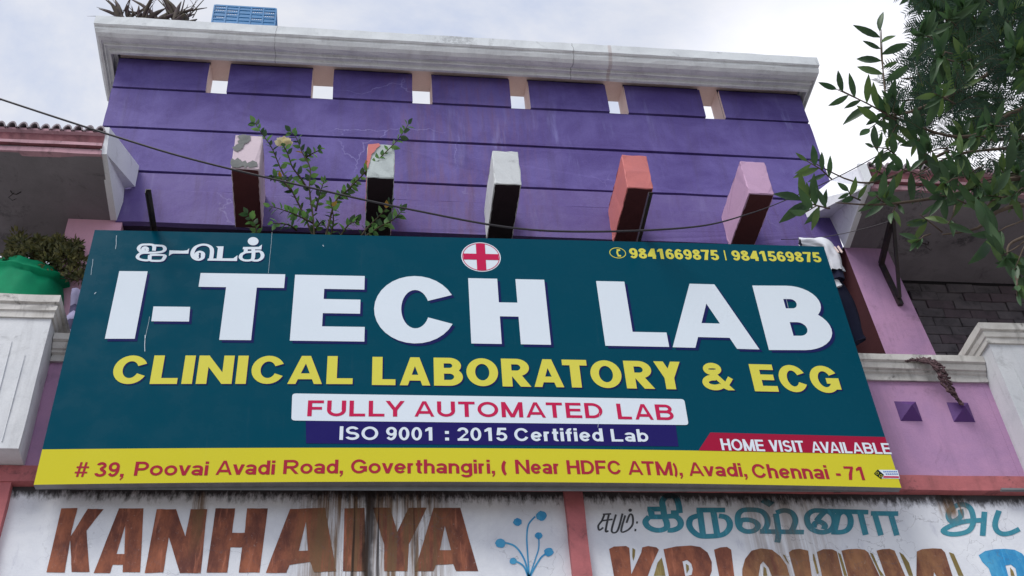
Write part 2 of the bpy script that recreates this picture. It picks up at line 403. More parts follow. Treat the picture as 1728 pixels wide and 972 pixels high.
def bevel(o, w=.006, seg=2):
    bm = bmesh.new(); bm.from_mesh(o.data)
    bmesh.ops.remove_doubles(bm, verts=bm.verts, dist=1e-6)
    es = [e for e in bm.edges if len(e.link_faces) == 2 and e.calc_face_angle(0) > .5]
    bmesh.ops.bevel(bm, geom=es, offset=w, segments=seg, affect='EDGES', profile=.5, clamp_overlap=True)
    bm.to_mesh(o.data); bm.free(); o.data.update()
    return o
def rough_edges(o, cuts=.12, amp=.004, seed=1):
    """subdivide long edges and jitter them so that plaster arrises are not ruler straight"""
    bm = bmesh.new(); bm.from_mesh(o.data)
    for _ in range(6):
        es = [e for e in bm.edges if e.calc_length() > cuts * 1.6]
        if not es: break
        bmesh.ops.subdivide_edges(bm, edges=es, cuts=1)
    rr = random.Random(seed)
    for v in bm.verts: v.co += Vector((rr.uniform(-1, 1), rr.uniform(-1, 1), rr.uniform(-1, 1))) * amp
    bmesh.ops.recalc_face_normals(bm, faces=bm.faces)
    bm.to_mesh(o.data); bm.free(); o.data.update()
    return o

# ------------------------------------------------------------------ flat print: union of 2D polygons laid on a surface
def smooth_line(pts, n=5):
    if len(pts) < 3: return [Vector(p) for p in pts]
    P = [Vector(p) for p in pts]; out = []
    for i in range(len(P) - 1):
        p0, p1, p2, p3 = P[max(i - 1, 0)], P[i], P[i + 1], P[min(i + 2, len(P) - 1)]
        for k in range(n):
            t = k / n
            out.append(.5 * ((2 * p1) + (p2 - p0) * t + (2 * p0 - 5 * p1 + 4 * p2 - p3) * t * t + (3 * p1 - p0 - 3 * p2 + p3) * t ** 3))
    out.append(P[-1]); return out
def hull(ps):
    ps = sorted((p.x, p.y) for p in ps); lo, hi = [], []
    for seq, out in ((ps, lo), (reversed(ps), hi)):
        for p in seq:
            while len(out) > 1 and (out[-1][0] - out[-2][0]) * (p[1] - out[-2][1]) - (out[-1][1] - out[-2][1]) * (p[0] - out[-2][0]) <= 1e-12: out.pop()
            out.append(p)
    return [Vector(p) for p in lo[:-1] + hi[:-1]]
def ribbon(pts, wx, wy=None, sm=True):
    """quads of a stroke; the pen is wx wide across vertical strokes and wy across horizontal ones"""
    wy = wy or wx
    P = smooth_line(pts) if sm else [Vector(p) for p in pts]
    L_, R_ = [], []
    for i, p in enumerate(P):
        d = P[min(i + 1, len(P) - 1)] - P[max(i - 1, 0)]
        if d.length < 1e-9: d = Vector((1, 0))
        d.normalize(); n = Vector((-d.y, d.x)); o = Vector((n.x * wx / 2, n.y * wy / 2))
        L_.append(p + o); R_.append(p - o)
    return [hull([L_[i], L_[i + 1], R_[i + 1], R_[i]]) for i in range(len(P) - 1)]
def area2(f): return sum(f[i][0] * f[(i + 1) % len(f)][1] - f[(i + 1) % len(f)][0] * f[i][1] for i in range(len(f)))
def flat_union(polys, holes=()):
    V_, F_ = [], []
    for f in list(polys) + list(holes):
        if abs(area2(f)) < 1e-7: continue
        f = f if area2(f) > 0 else list(reversed(f))
        n = len(V_); V_ += [Vector((p[0], p[1])) for p in f]; F_.append(list(range(n, n + len(f))))
    nh = len(F_) - sum(1 for h in holes if abs(area2(h)) >= 1e-7)
    r = delaunay_2d_cdt(V_, [], F_, 0, 1e-5, True)
    vo, fo, orig = r[0], r[2], r[5]
    keep = [tuple(f) for f, o in zip(fo, orig) if o and not any(k >= nh for k in o)]
    return vo, keep
def decal(mb, polys, fn, off=0.0, holes=(), mi=0):
    vo, fs = flat_union(polys, holes)
    out = [fn(v.x, v.y, off) for v in vo]
    ok = []
    for f in fs:
        a, b_, c_ = out[f[0]], out[f[1]], out[f[2]]
        ok.append(f if (b_ - a).cross(c_ - a).y < 0 else tuple(reversed(f)))   # face the street
    mb.add(out, ok, mi)

# ------------------------------------------------------------------ a drawn bold alphabet (cap height 1, pen a x b)
def rect(x0, y0, x1, y1): return [(x0, y0), (x1, y0), (x1, y1), (x0, y1)]
def dg(x0, y0, x1, y1, h): return [(x0 - h, y0), (x0 + h, y0), (x1 + h, y1), (x1 - h, y1)]
def arc(cx, cy, rx, ry, t0, t1, a, b, n=None):
    rx += a * .13; a *= .87                     # round strokes are a little lighter than the stems
    n = n or max(3, int(abs(t1 - t0) / 11)); q = []
    pt = lambda t, s: (cx + max(rx + s * a, .004) * math.cos(math.radians(t)), cy + max(ry + s * b, .004) * math.sin(math.radians(t)))
    for k in range(n):
        u, v = t0 + (t1 - t0) * k / n, t0 + (t1 - t0) * (k + 1) / n
        q.append([pt(u, -1), pt(u, 1), pt(v, 1), pt(v, -1)])
    return q
W_ = dict(A=1.02, B=.98, C=.98, D=.94, E=.84, F=.78, G=1.02, H=.93, I=0, L=.78, M=1.12, N=1.0, O=1.08, P=.86, R=.98, S=.90, T=.86, U=.93, V=.96, Y=.96,
          a=.70, b=.74, d=.74, e=.74, f=.42, g=.74, h=.70, i=0, n=.70, o=.78, r=.44, t=.42, v=.74)
W_['&'] = 1.0; W_['-'] = .36; W_['#'] = .78
def glyph(c, a, b):
    XH = .73
    w = W_.get(c, .72)
    V = lambda x, y0, y1: rect(x - a, y0, x + a, y1)
    H = lambda y, x0, x1: rect(x0, y - b, x1, y + b)
    if c in 'Ii' or c in ':.,/(': w = 2 * a
    g = []
    if c == 'A': h = a * .78; g = [dg(h, 0, w / 2 - (.9 * a - h), 1, h), dg(w - h, 0, w / 2 + (.9 * a - h), 1, h), H(.27, .24 * w, .76 * w)]
    elif c in 'BPRD':
        g = [V(a, 0, 1)]
        if c == 'D':
            cx = w * .42; g += [H(b, a, cx), H(1 - b, a, cx)] + arc(cx, .5, w - a - cx, .5 - b, -90, 90, a, b)
        else:
            mid = .53 if c == 'B' else .47 if c == 'R' else .45
            rt = (1 - b - mid) / 2; xt = w * (.95 if c == 'B' else .97) - a; rx = min(max(rt * 1.25, a * .9), xt - a * .5); cx = xt - rx
            g += [H(1 - b, a, cx), H(mid, a, cx)] + arc(cx, mid + rt, rx, rt, -90, 90, a, b)
            if c == 'B':
                rb = (mid - b) / 2; rx = min(max(rb * 1.3, a * .9), w - a - a * .5); cx = w - a - rx
                g += [H(b, a, cx)] + arc(cx, b + rb, rx, rb, -90, 90, a, b)
            if c == 'R': g += [dg(w * .46, mid, w - a * 1.05, 0, a * 1.05)]
    elif c == 'C': g = arc(w / 2, .5, w / 2 - a, .5 - b, 25, 334, a, b)
    elif c == 'G': g = arc(w / 2, .5, w / 2 - a, .5 - b, 27, 330, a, b) + [H(.44, .55 * w, w), rect(w - 2 * a, .13, w, .5)]
    elif c == 'E': g = [V(a, 0, 1), H(b, a, w), H(.52, a, w * .93), H(1 - b, a, w * .98)]
    elif c == 'F': g = [V(a, 0, 1), H(.5, a, w * .9), H(1 - b, a, w)]
    elif c == 'H': g = [V(a, 0, 1), V(w - a, 0, 1), H(.52, a, w - a)]
    elif c == 'I': g = [V(a, 0, 1)]
    elif c == 'L': g = [V(a, 0, 1), H(b, a, w)]
    elif c == 'M': g = [V(a, 0, 1), V(w - a, 0, 1), dg(a, 1, w / 2, 0, a * .95), dg(w - a, 1, w / 2, 0, a * .95)]
    elif c == 'N': h = a * .88; g = [V(h, 0, 1), V(w - h, 0, 1), dg(h, 1, w - h, 0, a * .92)]
    elif c == 'O': g = arc(w / 2, .5, w / 2 - a, .5 - b, 0, 360, a, b, 36)
    elif c == 'S':
        r1 = (1 - b - .5) / 2; r2 = (.5 - b) / 2
        g = arc(w * .5, .5 + r1, w * .46 - a, r1, 22, 270, a, b) + arc(w * .5, b + r2, w * .5 - a, r2, 90, -160, a, b)
    elif c == 'T': g = [H(1 - b, 0, w), V(w / 2, 0, 1)]
    elif c == 'U': g = [V(a, .4, 1), V(w - a, .4, 1)] + arc(w / 2, .4, w / 2 - a, .4 - b, 180, 360, a, b)
    elif c == 'V': g = [dg(a, 1, w / 2, 0, a), dg(w - a, 1, w / 2, 0, a)]
    elif c == 'Y': g = [dg(a * 1.05, 1, w / 2, .40, a), dg(w - a * 1.05, 1, w / 2, .40, a), V(w / 2, 0, .44)]
    elif c == '&':
        g = arc(w * .40, .77, w * .20, .23 - b, 0, 360, a * .8, b, 20) + arc(w * .38, .28, w * .38 - a, .28 - b, 70, 330, a, b) + [dg(w * .30, .72, w - a * 1.1, 0, a * .95)] \
            + [[(w * .60, .10), (w * .72, .02), (w, .40), (w * .86, .50)]]
    elif c == '-': g = [rect(0, .27, w, .27 + 2 * b)]
    elif c == '0': g = arc(w / 2, .5, w / 2 - a, .5 - b, 0, 360, a, b, 30)
    elif c == '1': g = [V(w * .62, 0, 1), [(w * .12, .66), (w * .12, .83), (w * .62 - a, 1), (w * .62 + a * .2, 1), (w * .62 - a * .9, .76)]]
    elif c == '2': g = arc(w / 2, .70, w / 2 - a, .30 - b, 175, -30, a, b) + [[(w * .95 - 2 * a, .52), (w * .98, .60), (2.5 * a, 2 * b), (0, 0), (0, b)], H(b, 0, w)]
    elif c == '3': g = arc(w * .48, .76, w * .44 - a, .24 - b, 165, -90, a, b) + arc(w * .48, .275, w * .52 - a, .275 - b, 90, -170, a, b) + [H(.535, w * .38, w * .5)]
    elif c == '4': g = [V(w * .74, 0, 1), H(.30, 0, w), [(0, .30 - b), (0, .38), (w * .74 - a, 1), (w * .74 + a * .6, 1), (2.1 * a, .30 - b)]]
    elif c == '5': g = [H(1 - b, w * .16, w * .94), [(w * .02, .44), (w * .02 + 1.9 * a, .44), (w * .16 + 2 * a, 1), (w * .14, 1)]] + arc(w * .48, .325, w * .52 - a, .325 - b, 140, -165, a, b)
    elif c in '69':
        g = arc(w / 2, .33, w / 2 - a, .33 - b, 0, 360, a, b, 26) + arc(w * .54, .5, w * .54 - a, .5 - b, 42, 190, a, b)
        if c == '9': g = [[(w - x, 1 - y) for x, y in q] for q in g]
    elif c == '7': g = [H(1 - b, 0, w), [(w * .22, 0), (w * .22 + 2.1 * a, 0), (w * .6 + a, .5), (w, .9), (w, 1 - 1.5 * b), (w - 2.2 * a, .8), (w * .36, .42)]]
    elif c == '8': g = arc(w / 2, .765, w * .44 - a, .235 - b, 0, 360, a, b, 24) + arc(w / 2, .28, w / 2 - a, .28 - b, 0, 360, a, b, 26)
    elif c == 'a': g = arc(w * .46, .215, w * .46 - a, .215 - b, 0, 360, a, b, 20) + [V(w - a * 1.1, 0, .5)] + arc(w * .48, .50, w * .50 - a, XH - .50 - b, 0, 160, a, b)
    elif c in 'bd':
        g = [V(a, 0, 1)] + arc(w * .52, XH / 2, w * .48 - a, XH / 2 - b, 0, 360, a, b, 24)
        if c == 'd': g = [[(w - x, y) for x, y in q] for q in g]
    elif c == 'e': g = arc(w / 2, XH / 2, w / 2 - a, XH / 2 - b, 0, 322, a, b) + [H(.36, a, w - a)]
    elif c == 'f': g = [V(w * .46, 0, .82), H(XH - b, 0, w)] + arc(w * .46 + a * 1.6, .80, a * 1.6, .20 - b, 180, 80, a, b)
    elif c == 'g': g = [V(w - a, -.04, XH)] + arc(w * .48, XH / 2 + .02, w * .48 - a, XH / 2 - .02 - b, 0, 360, a, b, 24) + arc(w * .48, -.03, w * .52 - a, .25 - b, 0, -160, a, b)
    elif c == 'h': g = [V(a, 0, 1), V(w - a, 0, .42)] + arc(w / 2, .42, w / 2 - a, XH - .42 - b, 0, 180, a, b)
    elif c == 'n': g = [V(a, 0, XH), V(w - a, 0, .42)] + arc(w / 2, .42, w / 2 - a, XH - .42 - b, 0, 180, a, b)
    elif c == 'i': g = [V(a, 0, XH), rect(0, .83, 2 * a, 1)]
    elif c == 'o': g = arc(w / 2, XH / 2, w / 2 - a, XH / 2 - b, 0, 360, a, b, 26)
    elif c == 'r': g = [V(a, 0, XH)] + arc(w * .5 + a * .5, .36, w * .42, XH - .36 - b, 68, 180, a, b)
    elif c == 't': g = [V(w * .46, .14, .95), H(XH - b, 0, w)] + arc(w * .46 + a * 1.2, .14 + .01, a * 1.2, .15 - b, 180, 290, a, b)
    elif c == 'v': g = [dg(a, XH, w / 2, 0, a), dg(w - a, XH, w / 2, 0, a)]
    elif c == '#': g = [dg(w * .24, 0, w * .36, 1, a * .62), dg(w * .62, 0, w * .74, 1, a * .62), rect(0, .24, w * .94, .24 + 1.3 * b), rect(w * .06, .60, w, .60 + 1.3 * b)]
    elif c == ':': g = [rect(0, 0, 2 * a, .22), rect(0, .50, 2 * a, .72)]
    elif c == '.': g = [rect(0, 0, 2 * a, .2)]
    elif c == ',': g = [rect(0, 0, 2 * a, .2), [(a * .9, 0), (2 * a, 0), (2 * a, -.05), (a * .7, -.24), (a * .1, -.18), (a * 1.0, -.04)]]
    elif c == '/': g = [dg(a, -.02, a * 1.3, 1.0, a * .6)]
    elif c == '(': g = arc(a * 3.2, .40, a * 2.4, .66 - b, 125, 235, a * .9, b); w = 2.4 * a
    elif c == ')': g = [[(2.2 * a - x, y) for x, y in q] for q in arc(a * 3.2, .40, a * 2.4, .66 - b, 125, 235, a * .9, b)]; w = 2.4 * a
    return w, g
KERN = {'AT': -.12, 'TA': -.12, 'AV': -.14, 'VA': -.14, 'LA': .02, 'LY': -.12, 'RY': -.04, 'Av': -.08, 'AB': .0, 'TO': -.03, 'CA': -.02, 'RA': -.02, 'AU': -.02, 'YA': -.1, 'ov': -.03, 've': -.03, 'va': -.03, 'ro': -.03, 'Po': -.03, 'OR': 0}
def word(s, a, b, gap=.13, sp=.42):
    x, out = 0.0, []
    for k, c in enumerate(s):
        if c == ' ': x += sp; continue
        w, g = glyph(c, a, b)
        if k and s[k - 1] != ' ': x += gap + KERN.get(s[k - 1:k + 1], 0)
        out.append((x, g)); x += w
    return x, out

# ------------------------------------------------------------------ signboard
SBL, SBR = Vector((-1.715, 5.85, 5.322)), EYE + (Vector((3.301, 5.85, 5.360)) - EYE) * .9865
STL, STR = Vector((-1.711, 5.85, 7.281)), EYE + (Vector((3.309, 5.85, 7.379)) - EYE) * .9865
SN = (SBR - SBL).cross(STL - SBL).normalized()
if SN.y > 0: SN.negate()
_d = STR - EYE; STR = EYE + _d * ((SBL - EYE).dot(SN) / _d.dot(SN))      # keep the board one plane
def S3(u, v, off=0.0):
    p = SBL * (1 - u) * (1 - v) + SBR * u * (1 - v) + STL * (1 - u) * v + STR * u * v
    p = p + Vector((0, 0, 1)) * (.030 * 4 * u * (1 - u) * (1 - v) + .006 * 4 * u * (1 - u) * v)
    return p + SN * off
def suv(px, py):
    """photo pixel -> sign coordinates (newton on the ray)"""
    d = ray(px, py); u = v = .5
    for _ in range(8):
        p = S3(u, v); t = (p - EYE).dot(SN) / d.dot(SN); h = EYE + d * t
        e = 1e-3; du = (S3(u + e, v) - p) / e; dv = (S3(u, v + e) - p) / e; r = h - p
        A11, A12, A22 = du.dot(du), du.dot(dv), dv.dot(dv); b1, b2 = r.dot(du), r.dot(dv)
        det = A11 * A22 - A12 * A12
        u += (b1 * A22 - b2 * A12) / det; v += (b2 * A11 - b1 * A12) / det
    return u, v
SW, SH = (SBR - SBL).length, (STL - SBL).length
def Sm(x, y, off): return S3(x / SW, y / SH, off)                 # metres on the board
def spx(px, py):
    u, v = suv(px, py); return (u * SW, v * SH)
sign = thing('signboard', 'large teal laboratory signboard with white, yellow and crimson lettering mounted below the purple parapet', 'signboard', (.78, 5.85, 5.33))
mb = MB()
nu, nv = 24, 6
def sheet(mb, v0, v1, off, nu=24, nv=4, mi=0, u0=0.0, u1=1.0):
    vs = [S3(u0 + (u1 - u0) * i / nu, v0 + (v1 - v0) * j / nv, off) for j in range(nv + 1) for i in range(nu + 1)]
    mb.add(vs, [(j * (nu + 1) + i, j * (nu + 1) + i + 1, (j + 1) * (nu + 1) + i + 1, (j + 1) * (nu + 1) + i) for j in range(nv) for i in range(nu)], mi)
vy = .1185
sheet(mb, vy, 1, .0, nu, nv); mb.build('face_panel', 's_teal', sign, True)
mb = MB(); sheet(mb, 0, vy, .0, nu, 2); mb.build('address_strip', 's_yellow', sign, True)
mb = MB()                                           # tray behind the face: rims and back
T = .048
for (ua, va, ub, vb, n) in ((0, 0, 1, 0, nu), (1, 0, 1, 1, nv), (1, 1, 0, 1, nu), (0, 1, 0, 0, nv)):
    for k in range(n):
        a_, b_ = k / n, (k + 1) / n
        p, q = S3(ua + (ub - ua) * a_, va + (vb - va) * a_), S3(ua + (ub - ua) * b_, va + (vb - va) * b_)
        mb.add([p, q, q - SN * T, p - SN * T], [(3, 2, 1, 0)])
mb.add([S3(0, 0) - SN * T, S3(1, 0) - SN * T, S3(1, 1) - SN * T, S3(0, 1) - SN * T], [(0, 3, 2, 1)])
mb.build('frame', 's_frame', sign)
mb = MB()                                           # back battens carry the tray off the wall
for u in (.06, .35, .65, .94):
    p = S3(u, .06) - SN * (T + .001)
    mb.box(p.x - .02, p.x + .02, p.y, 5.998, p.z - .02, p.z + .02)
mb.build('mounting_bracket', 'steel', sign)

def letters(mb, s, pL, pR, pT, stem=.2, bar=.17, off=.002, gap=.13, sp=.42, shift=(0, 0), mi=0, mat=None):
    """fit a word: pL / pR its ends at the baseline, pT a point on the cap line (photo pixels)"""
    A, B, C = Vector(spx(*pL)), Vector(spx(*pR)), Vector(spx(*pT))
    w0 = B.x - A.x; f = (C.x - A.x) / w0; capn = C.y - (A.y + (B.y - A.y) * f)
    target = w0 / capn; a = stem / 2; sx = 1
    for _ in range(4):
        tot, gl = word(s, a, bar / 2, gap, sp); sx = target / tot; a = stem / 2 / sx
    tot, gl = word(s, a, bar / 2, gap, sp); sx = target / tot
    for x0, g in gl:
        polys = []
        for q in g:
            polys.append([(A.x + (x0 + x) * sx * capn + shift[0], A.y + (B.y - A.y) * ((x0 + x) / tot) + y * capn + shift[1]) for x, y in q])
        if mat:
            one = MB(); decal(one, polys, Sm, off); one.build('letter' if mat != 's_shadow' else 'letter_shadow', mat, sign)
        else: decal(mb, polys, Sm, off, mi=mi)
def quadpx(mb, pts, off, holes=()):
    decal(mb, [[spx(*p) for p in pts]], Sm, off)

BIG = [('I', (177, 572), (227.4, 572), (222, 458)), ('T', (321.5, 573.6), (471.5, 574.8), (400, 462)), ('E', (489, 575.2), (614.8, 576.8), (555, 465)),
       ('C', (630, 580), (772, 580), (705, 466.2)), ('H', (795.3, 580), (929.8, 582.2), (850, 471)), ('L', (1021.5, 583.8), (1129.2, 585.8), (1024, 475)),
       ('A', (1135, 586.3), (1281.5, 590), (1181, 479.6)), ('B', (1297.5, 591), (1414, 591.5), (1310, 482.4))]
YEL = [('CLINICAL', (186.5, 648.6), (594.8, 648.6), (420, 600.6)), ('LABORATORY', (627.5, 650), (1156, 657.6), (880, 606)), ('&', (1188, 659), (1241, 659), (1214, 612.6)), ('ECG', (1274, 660.6), (1422, 664), (1345, 616.6))]
for nm, mt, off, sh1, sh2 in (('letter_shadow', 's_shadow', .0012, (.017, -.020), (.008, -.008)), ('letter', 's_white', .0024, (0, 0), (0, 0))):
    mb = MB()
    for s, l, r, t in BIG: letters(mb, s, l, r, t, .345, .215, off, shift=sh1, mat=mt)
    decal(mb, [[(x + sh1[0], y + sh1[1]) for x, y in (spx(259, 517.5), spx(321, 518.2), spx(319, 543), spx(255.4, 542.5))]], Sm, off)
    mb.build(nm, mt or 's_shadow', sign)
    mb = MB()
    for s, l, r, t in YEL: letters(mb, s, l, r, t, .285 if s != '&' else .22, .205, off, gap=.125, shift=sh2, mat=('s_yellowtxt' if nm == 'letter' else 's_shadow'))
def rbox(pts, r, n=4):
    out = []
    for i, p in enumerate(pts):
        p = Vector(p); a = Vector(pts[i - 1]); b_ = Vector(pts[(i + 1) % len(pts)])
        pa, pb = p + (a - p).normalized() * r, p + (b_ - p).normalized() * r
        for k in range(n + 1):
            t = k / n; out.append(pa * (1 - t) ** 2 + p * 2 * t * (1 - t) + pb * t * t)
    return out
mb = MB(); decal(mb, [[spx(*p) for p in ((516, 710), (1140, 716), (1145, 753.5), (516.5, 748.5))]], Sm, .0012); mb.build('certificate_band', 's_navy', sign)
mb = MB(); decal(mb, [rbox([spx(*p) for p in ((493.2, 664.3), (1154.5, 673.9), (1162, 717.6), (491.6, 710))], .022)], Sm, .0024); mb.build('white_band', 's_white', sign)
mb = MB()
for s, l, r, t in (('FULLY', (518.3, 702.8), (683, 703.6), (600, 676.6)), ('AUTOMATED', (699.4, 703.4), (1018, 706.4), (860, 679)), ('LAB', (1043, 707.8), (1138, 709.6), (1090, 682.6))):
    letters(mb, s, l, r, t, .22, .175, .0036, gap=.17, mat='s_crimson')
mb = MB()
for s, l, r, t in (('ISO', (572.6, 742.6), (638, 743), (605, 720)), ('9001', (651.4, 743.2), (733.5, 743.8), (690, 721)), (':', (751.2, 743.6), (757.8, 743.7), (754, 721.6)),
                   ('2015', (772.3, 744), (856.4, 744.6), (815, 722)), ('Certified', (868.6, 744.7), (1018.6, 745.2), (945, 723)), ('Lab', (1032.4, 745.4), (1095, 745.8), (1062, 724.6))):
    letters(mb, s, l, r, t, .215, .17, .0024, gap=.14, mat='s_white')
mb = MB(); decal(mb, [[(x, max(y, vy * SH + .0005)) for x, y in (spx(1198.5, 730), (SW - .0005, spx(1498, 737.8)[1]), (SW - .0005, spx(1510, 776)[1]), spx(1180.5, 769.5))]], Sm, .0012); mb.build('crimson_band', 's_band', sign)
mb = MB()
for s, l, r, t in (('HOME', (1218.5, 760), (1291.5, 762), (1255, 741.6)), ('VISIT', (1300.5, 762.2), (1359, 763.6), (1330, 743.6)), ('AVAILABLE', (1371, 764), (1505, 766.8), (1440, 747))):
    letters(mb, s, l, r, t, .19, .165, .0024, gap=.10, mat='s_white')
mb = MB()
for s, l, r, t in (('#', (124.5, 804.8), (147, 804.8), (139, 780)), ('39,', (158.7, 804.6), (208, 804.6), (185, 780)), ('Poovai', (225.5, 802.8), (350, 802.3), (290, 779)), ('Avadi', (363.5, 801.4), (463, 800.8), (410, 777.4)),
                   ('Road,', (477.5, 799.8), (578.5, 799), (520, 776)), ('Goverthangiri,', (592, 798.9), (835.5, 799.3), (700, 775.4)), ('(', (847, 799.4), (856, 799.4), (852, 775.6)),
                   ('Near', (870.6, 799.5), (945, 799.8), (900, 776)), ('HDFC', (957.6, 800), (1049.5, 800.6), (1000, 777)), ('ATM),', (1061, 801), (1152.5, 802.6), (1100, 778.6)),
                   ('Avadi,', (1163.8, 803), (1261.5, 804.6), (1210, 781)), ('Chennai', (1271.5, 806.4), (1400, 808.6), (1330, 784)), ('-', (1413, 809.2), (1421, 809.4), (1417, 786)), ('71', (1429, 809.6), (1463.5, 810.4), (1445, 787.6))):
    letters(mb, s, l, r, t, .20, .168, .0014, gap=.10, mat='s_maroon')
mb = MB()
for s, l, r, t in (('9841669875', (1063.5, 436), (1214.5, 439.4), (1137, 420.6)), ('/', (1223.5, 439.2), (1227, 439.2), (1225, 422.6)), ('9841569875', (1237, 439.6), (1387.5, 443), (1310, 424.4))):
    letters(mb, s, l, r, t, .245, .19, .0014, gap=.075, mat='s_yellowtxt')
cx, cy = spx(1042.3, 427)
ex, ey = spx(1055.6, 427.4)[0] - cx, .048
decal(mb, arc(cx, cy, ex, ey, 0, 360, .003, .003, 30), Sm, .0014)
decal(mb, arc(cx + ex * .30, cy, ex * .34, ey * .62, 105, 255, .007, .006, 8) + [rect(cx - .004, cy + ey * .40, cx + .020, cy + ey * .72), rect(cx - .004, cy - ey * .72, cx + .020, cy - ey * .40)], Sm, .0014)
mb.build('phone_symbol', 's_yellowtxt', sign)
# the cross roundel
cx, cy = spx(811.7, 433.7); ex = spx(845, 434)[0] - cx; ey = (spx(812, 409)[1] - spx(812, 458.4)[1]) / 2
em = MB()
ell = lambda k, n=40: [(cx + ex * k * math.cos(2 * PI * i / n), cy + ey * k * math.sin(2 * PI * i / n)) for i in range(n)]
decal(em, [ell(1)], Sm, .0014); roundel = em.build('cross_emblem', 's_white', sign)
em = MB(); decal(em, arc(cx, cy, ex * .925, ey * .925, 0, 360, .0028, .0028, 40), Sm, .0026)
for pl in ([(cx - ex * .24, cy - ey * .88), (cx + ex * .24, cy - ey * .88), (cx + ex * .24, cy + ey * .88), (cx - ex * .24, cy + ey * .88)], [(cx - ex * .88, cy - ey * .20), (cx + ex * .88, cy - ey * .20), (cx + ex * .88, cy + ey * .20), (cx - ex * .88, cy + ey * .20)]):
    pass
decal(em, [rect(cx - ex * .23, cy - ey * .89, cx + ex * .23, cy + ey * .89), rect(cx - ex * .89, cy - ey * .20, cx + ex * .89, cy + ey * .20)], Sm, .0030)
em.build('red_cross', 's_crimson', roundel)
# Tamil line of the sign
def t4(x, y): return (220 + x / 7.2, 395 + y / 7.2)
def tam(mb, strokes, polys, wx, wy, conv, fn, off, sm=True, shift=(0, 0)):
    ps = []
    for s in strokes:
        for q in ribbon(s, wx, wy, sm): ps.append(q)
    ps += [list(map(Vector, p)) for p in polys]
    decal(mb, [[tuple(Vector(conv(p[0], p[1])) + Vector(shift)) for p in q] for q in ps], fn, off)
ring = lambda cx, cy, rx, ry, n=14, a0=0: [(cx + rx * math.cos(a0 + 2 * PI * i / n), cy + ry * math.sin(a0 + 2 * PI * i / n)) for i in range(n + 1)]
tamil_title = [
    ([ring(180, 190, 26, 26), [(112, 205), (102, 172), (135, 136), (195, 130), (262, 132), (290, 150), (286, 205)], [(262, 140), (345, 143), (398, 150), (420, 182), (398, 212), (330, 226), (230, 230), (150, 232), (104, 252), (88, 285), (118, 310), (180, 322), (222, 320)],
      [(112, 205), (140, 225), (210, 222)], [(238, 258), (240, 318), (300, 328), (380, 324), (412, 292), (414, 262), (330, 256), (236, 258)]], [], 46, 24),
    ([], [[(468, 270), (475, 200), (640, 206), (690, 200), (716, 175), (705, 240), (520, 240), (495, 248)]], 40, 20),
    ([[(885, 262), (878, 232), (845, 217), (812, 232), (800, 262)], [(880, 250), (878, 290), (840, 314), (795, 308), (762, 278), (756, 225), (790, 165), (860, 134), (930, 136), (978, 165), (992, 215), (978, 322)], [(812, 300), (806, 262), (822, 240)]],
      [[(935, 325), (942, 300), (1048, 300), (1064, 172), (1040, 152), (1133, 152), (1118, 298), (1250, 298), (1302, 260), (1296, 330)]], 50, 24),
    ([[(1408, 175), (1398, 222)], [(1398, 224), (1560, 212)], [(1398, 224), (1352, 250), (1340, 290), (1378, 320), (1450, 322), (1488, 300), (1496, 230), (1490, 175)], [(1500, 214), (1575, 214), (1606, 254), (1592, 298), (1545, 324), (1484, 322)]],
      [[(1365, 188), (1370, 160), (1560, 158), (1600, 130), (1592, 190)], [(1492 + 66 * math.cos(i * PI / 12), 90 + 50 * math.sin(i * PI / 12)) for i in range(24)]], 46, 24)]
for nm, mt, off, sh_ in (('letter_shadow', 's_shadow', .0012, (.006, -.007)), ('letter', 's_white', .0024, (0, 0))):
    for st, pl, wx, wy in tamil_title:
        mb = MB(); tam(mb, st, pl, wx, wy, lambda x, y: spx(*t4(x, y)), Sm, off, shift=sh_)
        mb.build(nm, mt, sign)
# printer's sticker bottom right
mb = MB(); decal(mb, [[spx(*p) for p in ((1483, 793), (1514.5, 793.3), (1518.5, 808), (1488, 807.5))]], Sm, .0014); stk = mb.build('printer_sticker', 's_white', sign)
mb = MB(); decal(mb, [[spx(*p) for p in ((1474.5, 799.5), (1481, 792.5), (1491.5, 801.5), (1486.5, 808.5))]], Sm, .0026); mb.build('black_diamond', 's_black', stk)
mb = MB()
for k in range(8): decal(mb, [[spx(*p) for p in ((1490 + k * 3, 795.2), (1492.2 + k * 3, 795.3), (1492.6 + k * 3, 797.2), (1490.4 + k * 3, 797.1))]], Sm, .0026)
for k in range(6): decal(mb, [[spx(*p) for p in ((1494 + k * 3.6, 799.2), (1496.8 + k * 3.6, 799.3), (1497.2 + k * 3.6, 801.2), (1494.4 + k * 3.6, 801.1))]], Sm, .0026)
mb.build('small_print', 's_tick', stk)
mb = MB(); decal(mb, [[spx(*p) for p in ((1491, 803.6), (1516.4, 804), (1517.2, 806.8), (1489.8, 806.4))]], Sm, .0026); mb.build('red_line', 's_crimson', stk)
mb = MB()
for k, (x, y, r_) in enumerate(((1480, 799, 1.6), (1486, 803.5, 1.6))): decal(mb, [[Vector(spx(*q[j])) for j in range(4)] for q in ribbon(ring(x, y, 2.4, 1.9, 10), .7, .7)], Sm, .0036)
mb.build('monogram', 's_yellow', stk)
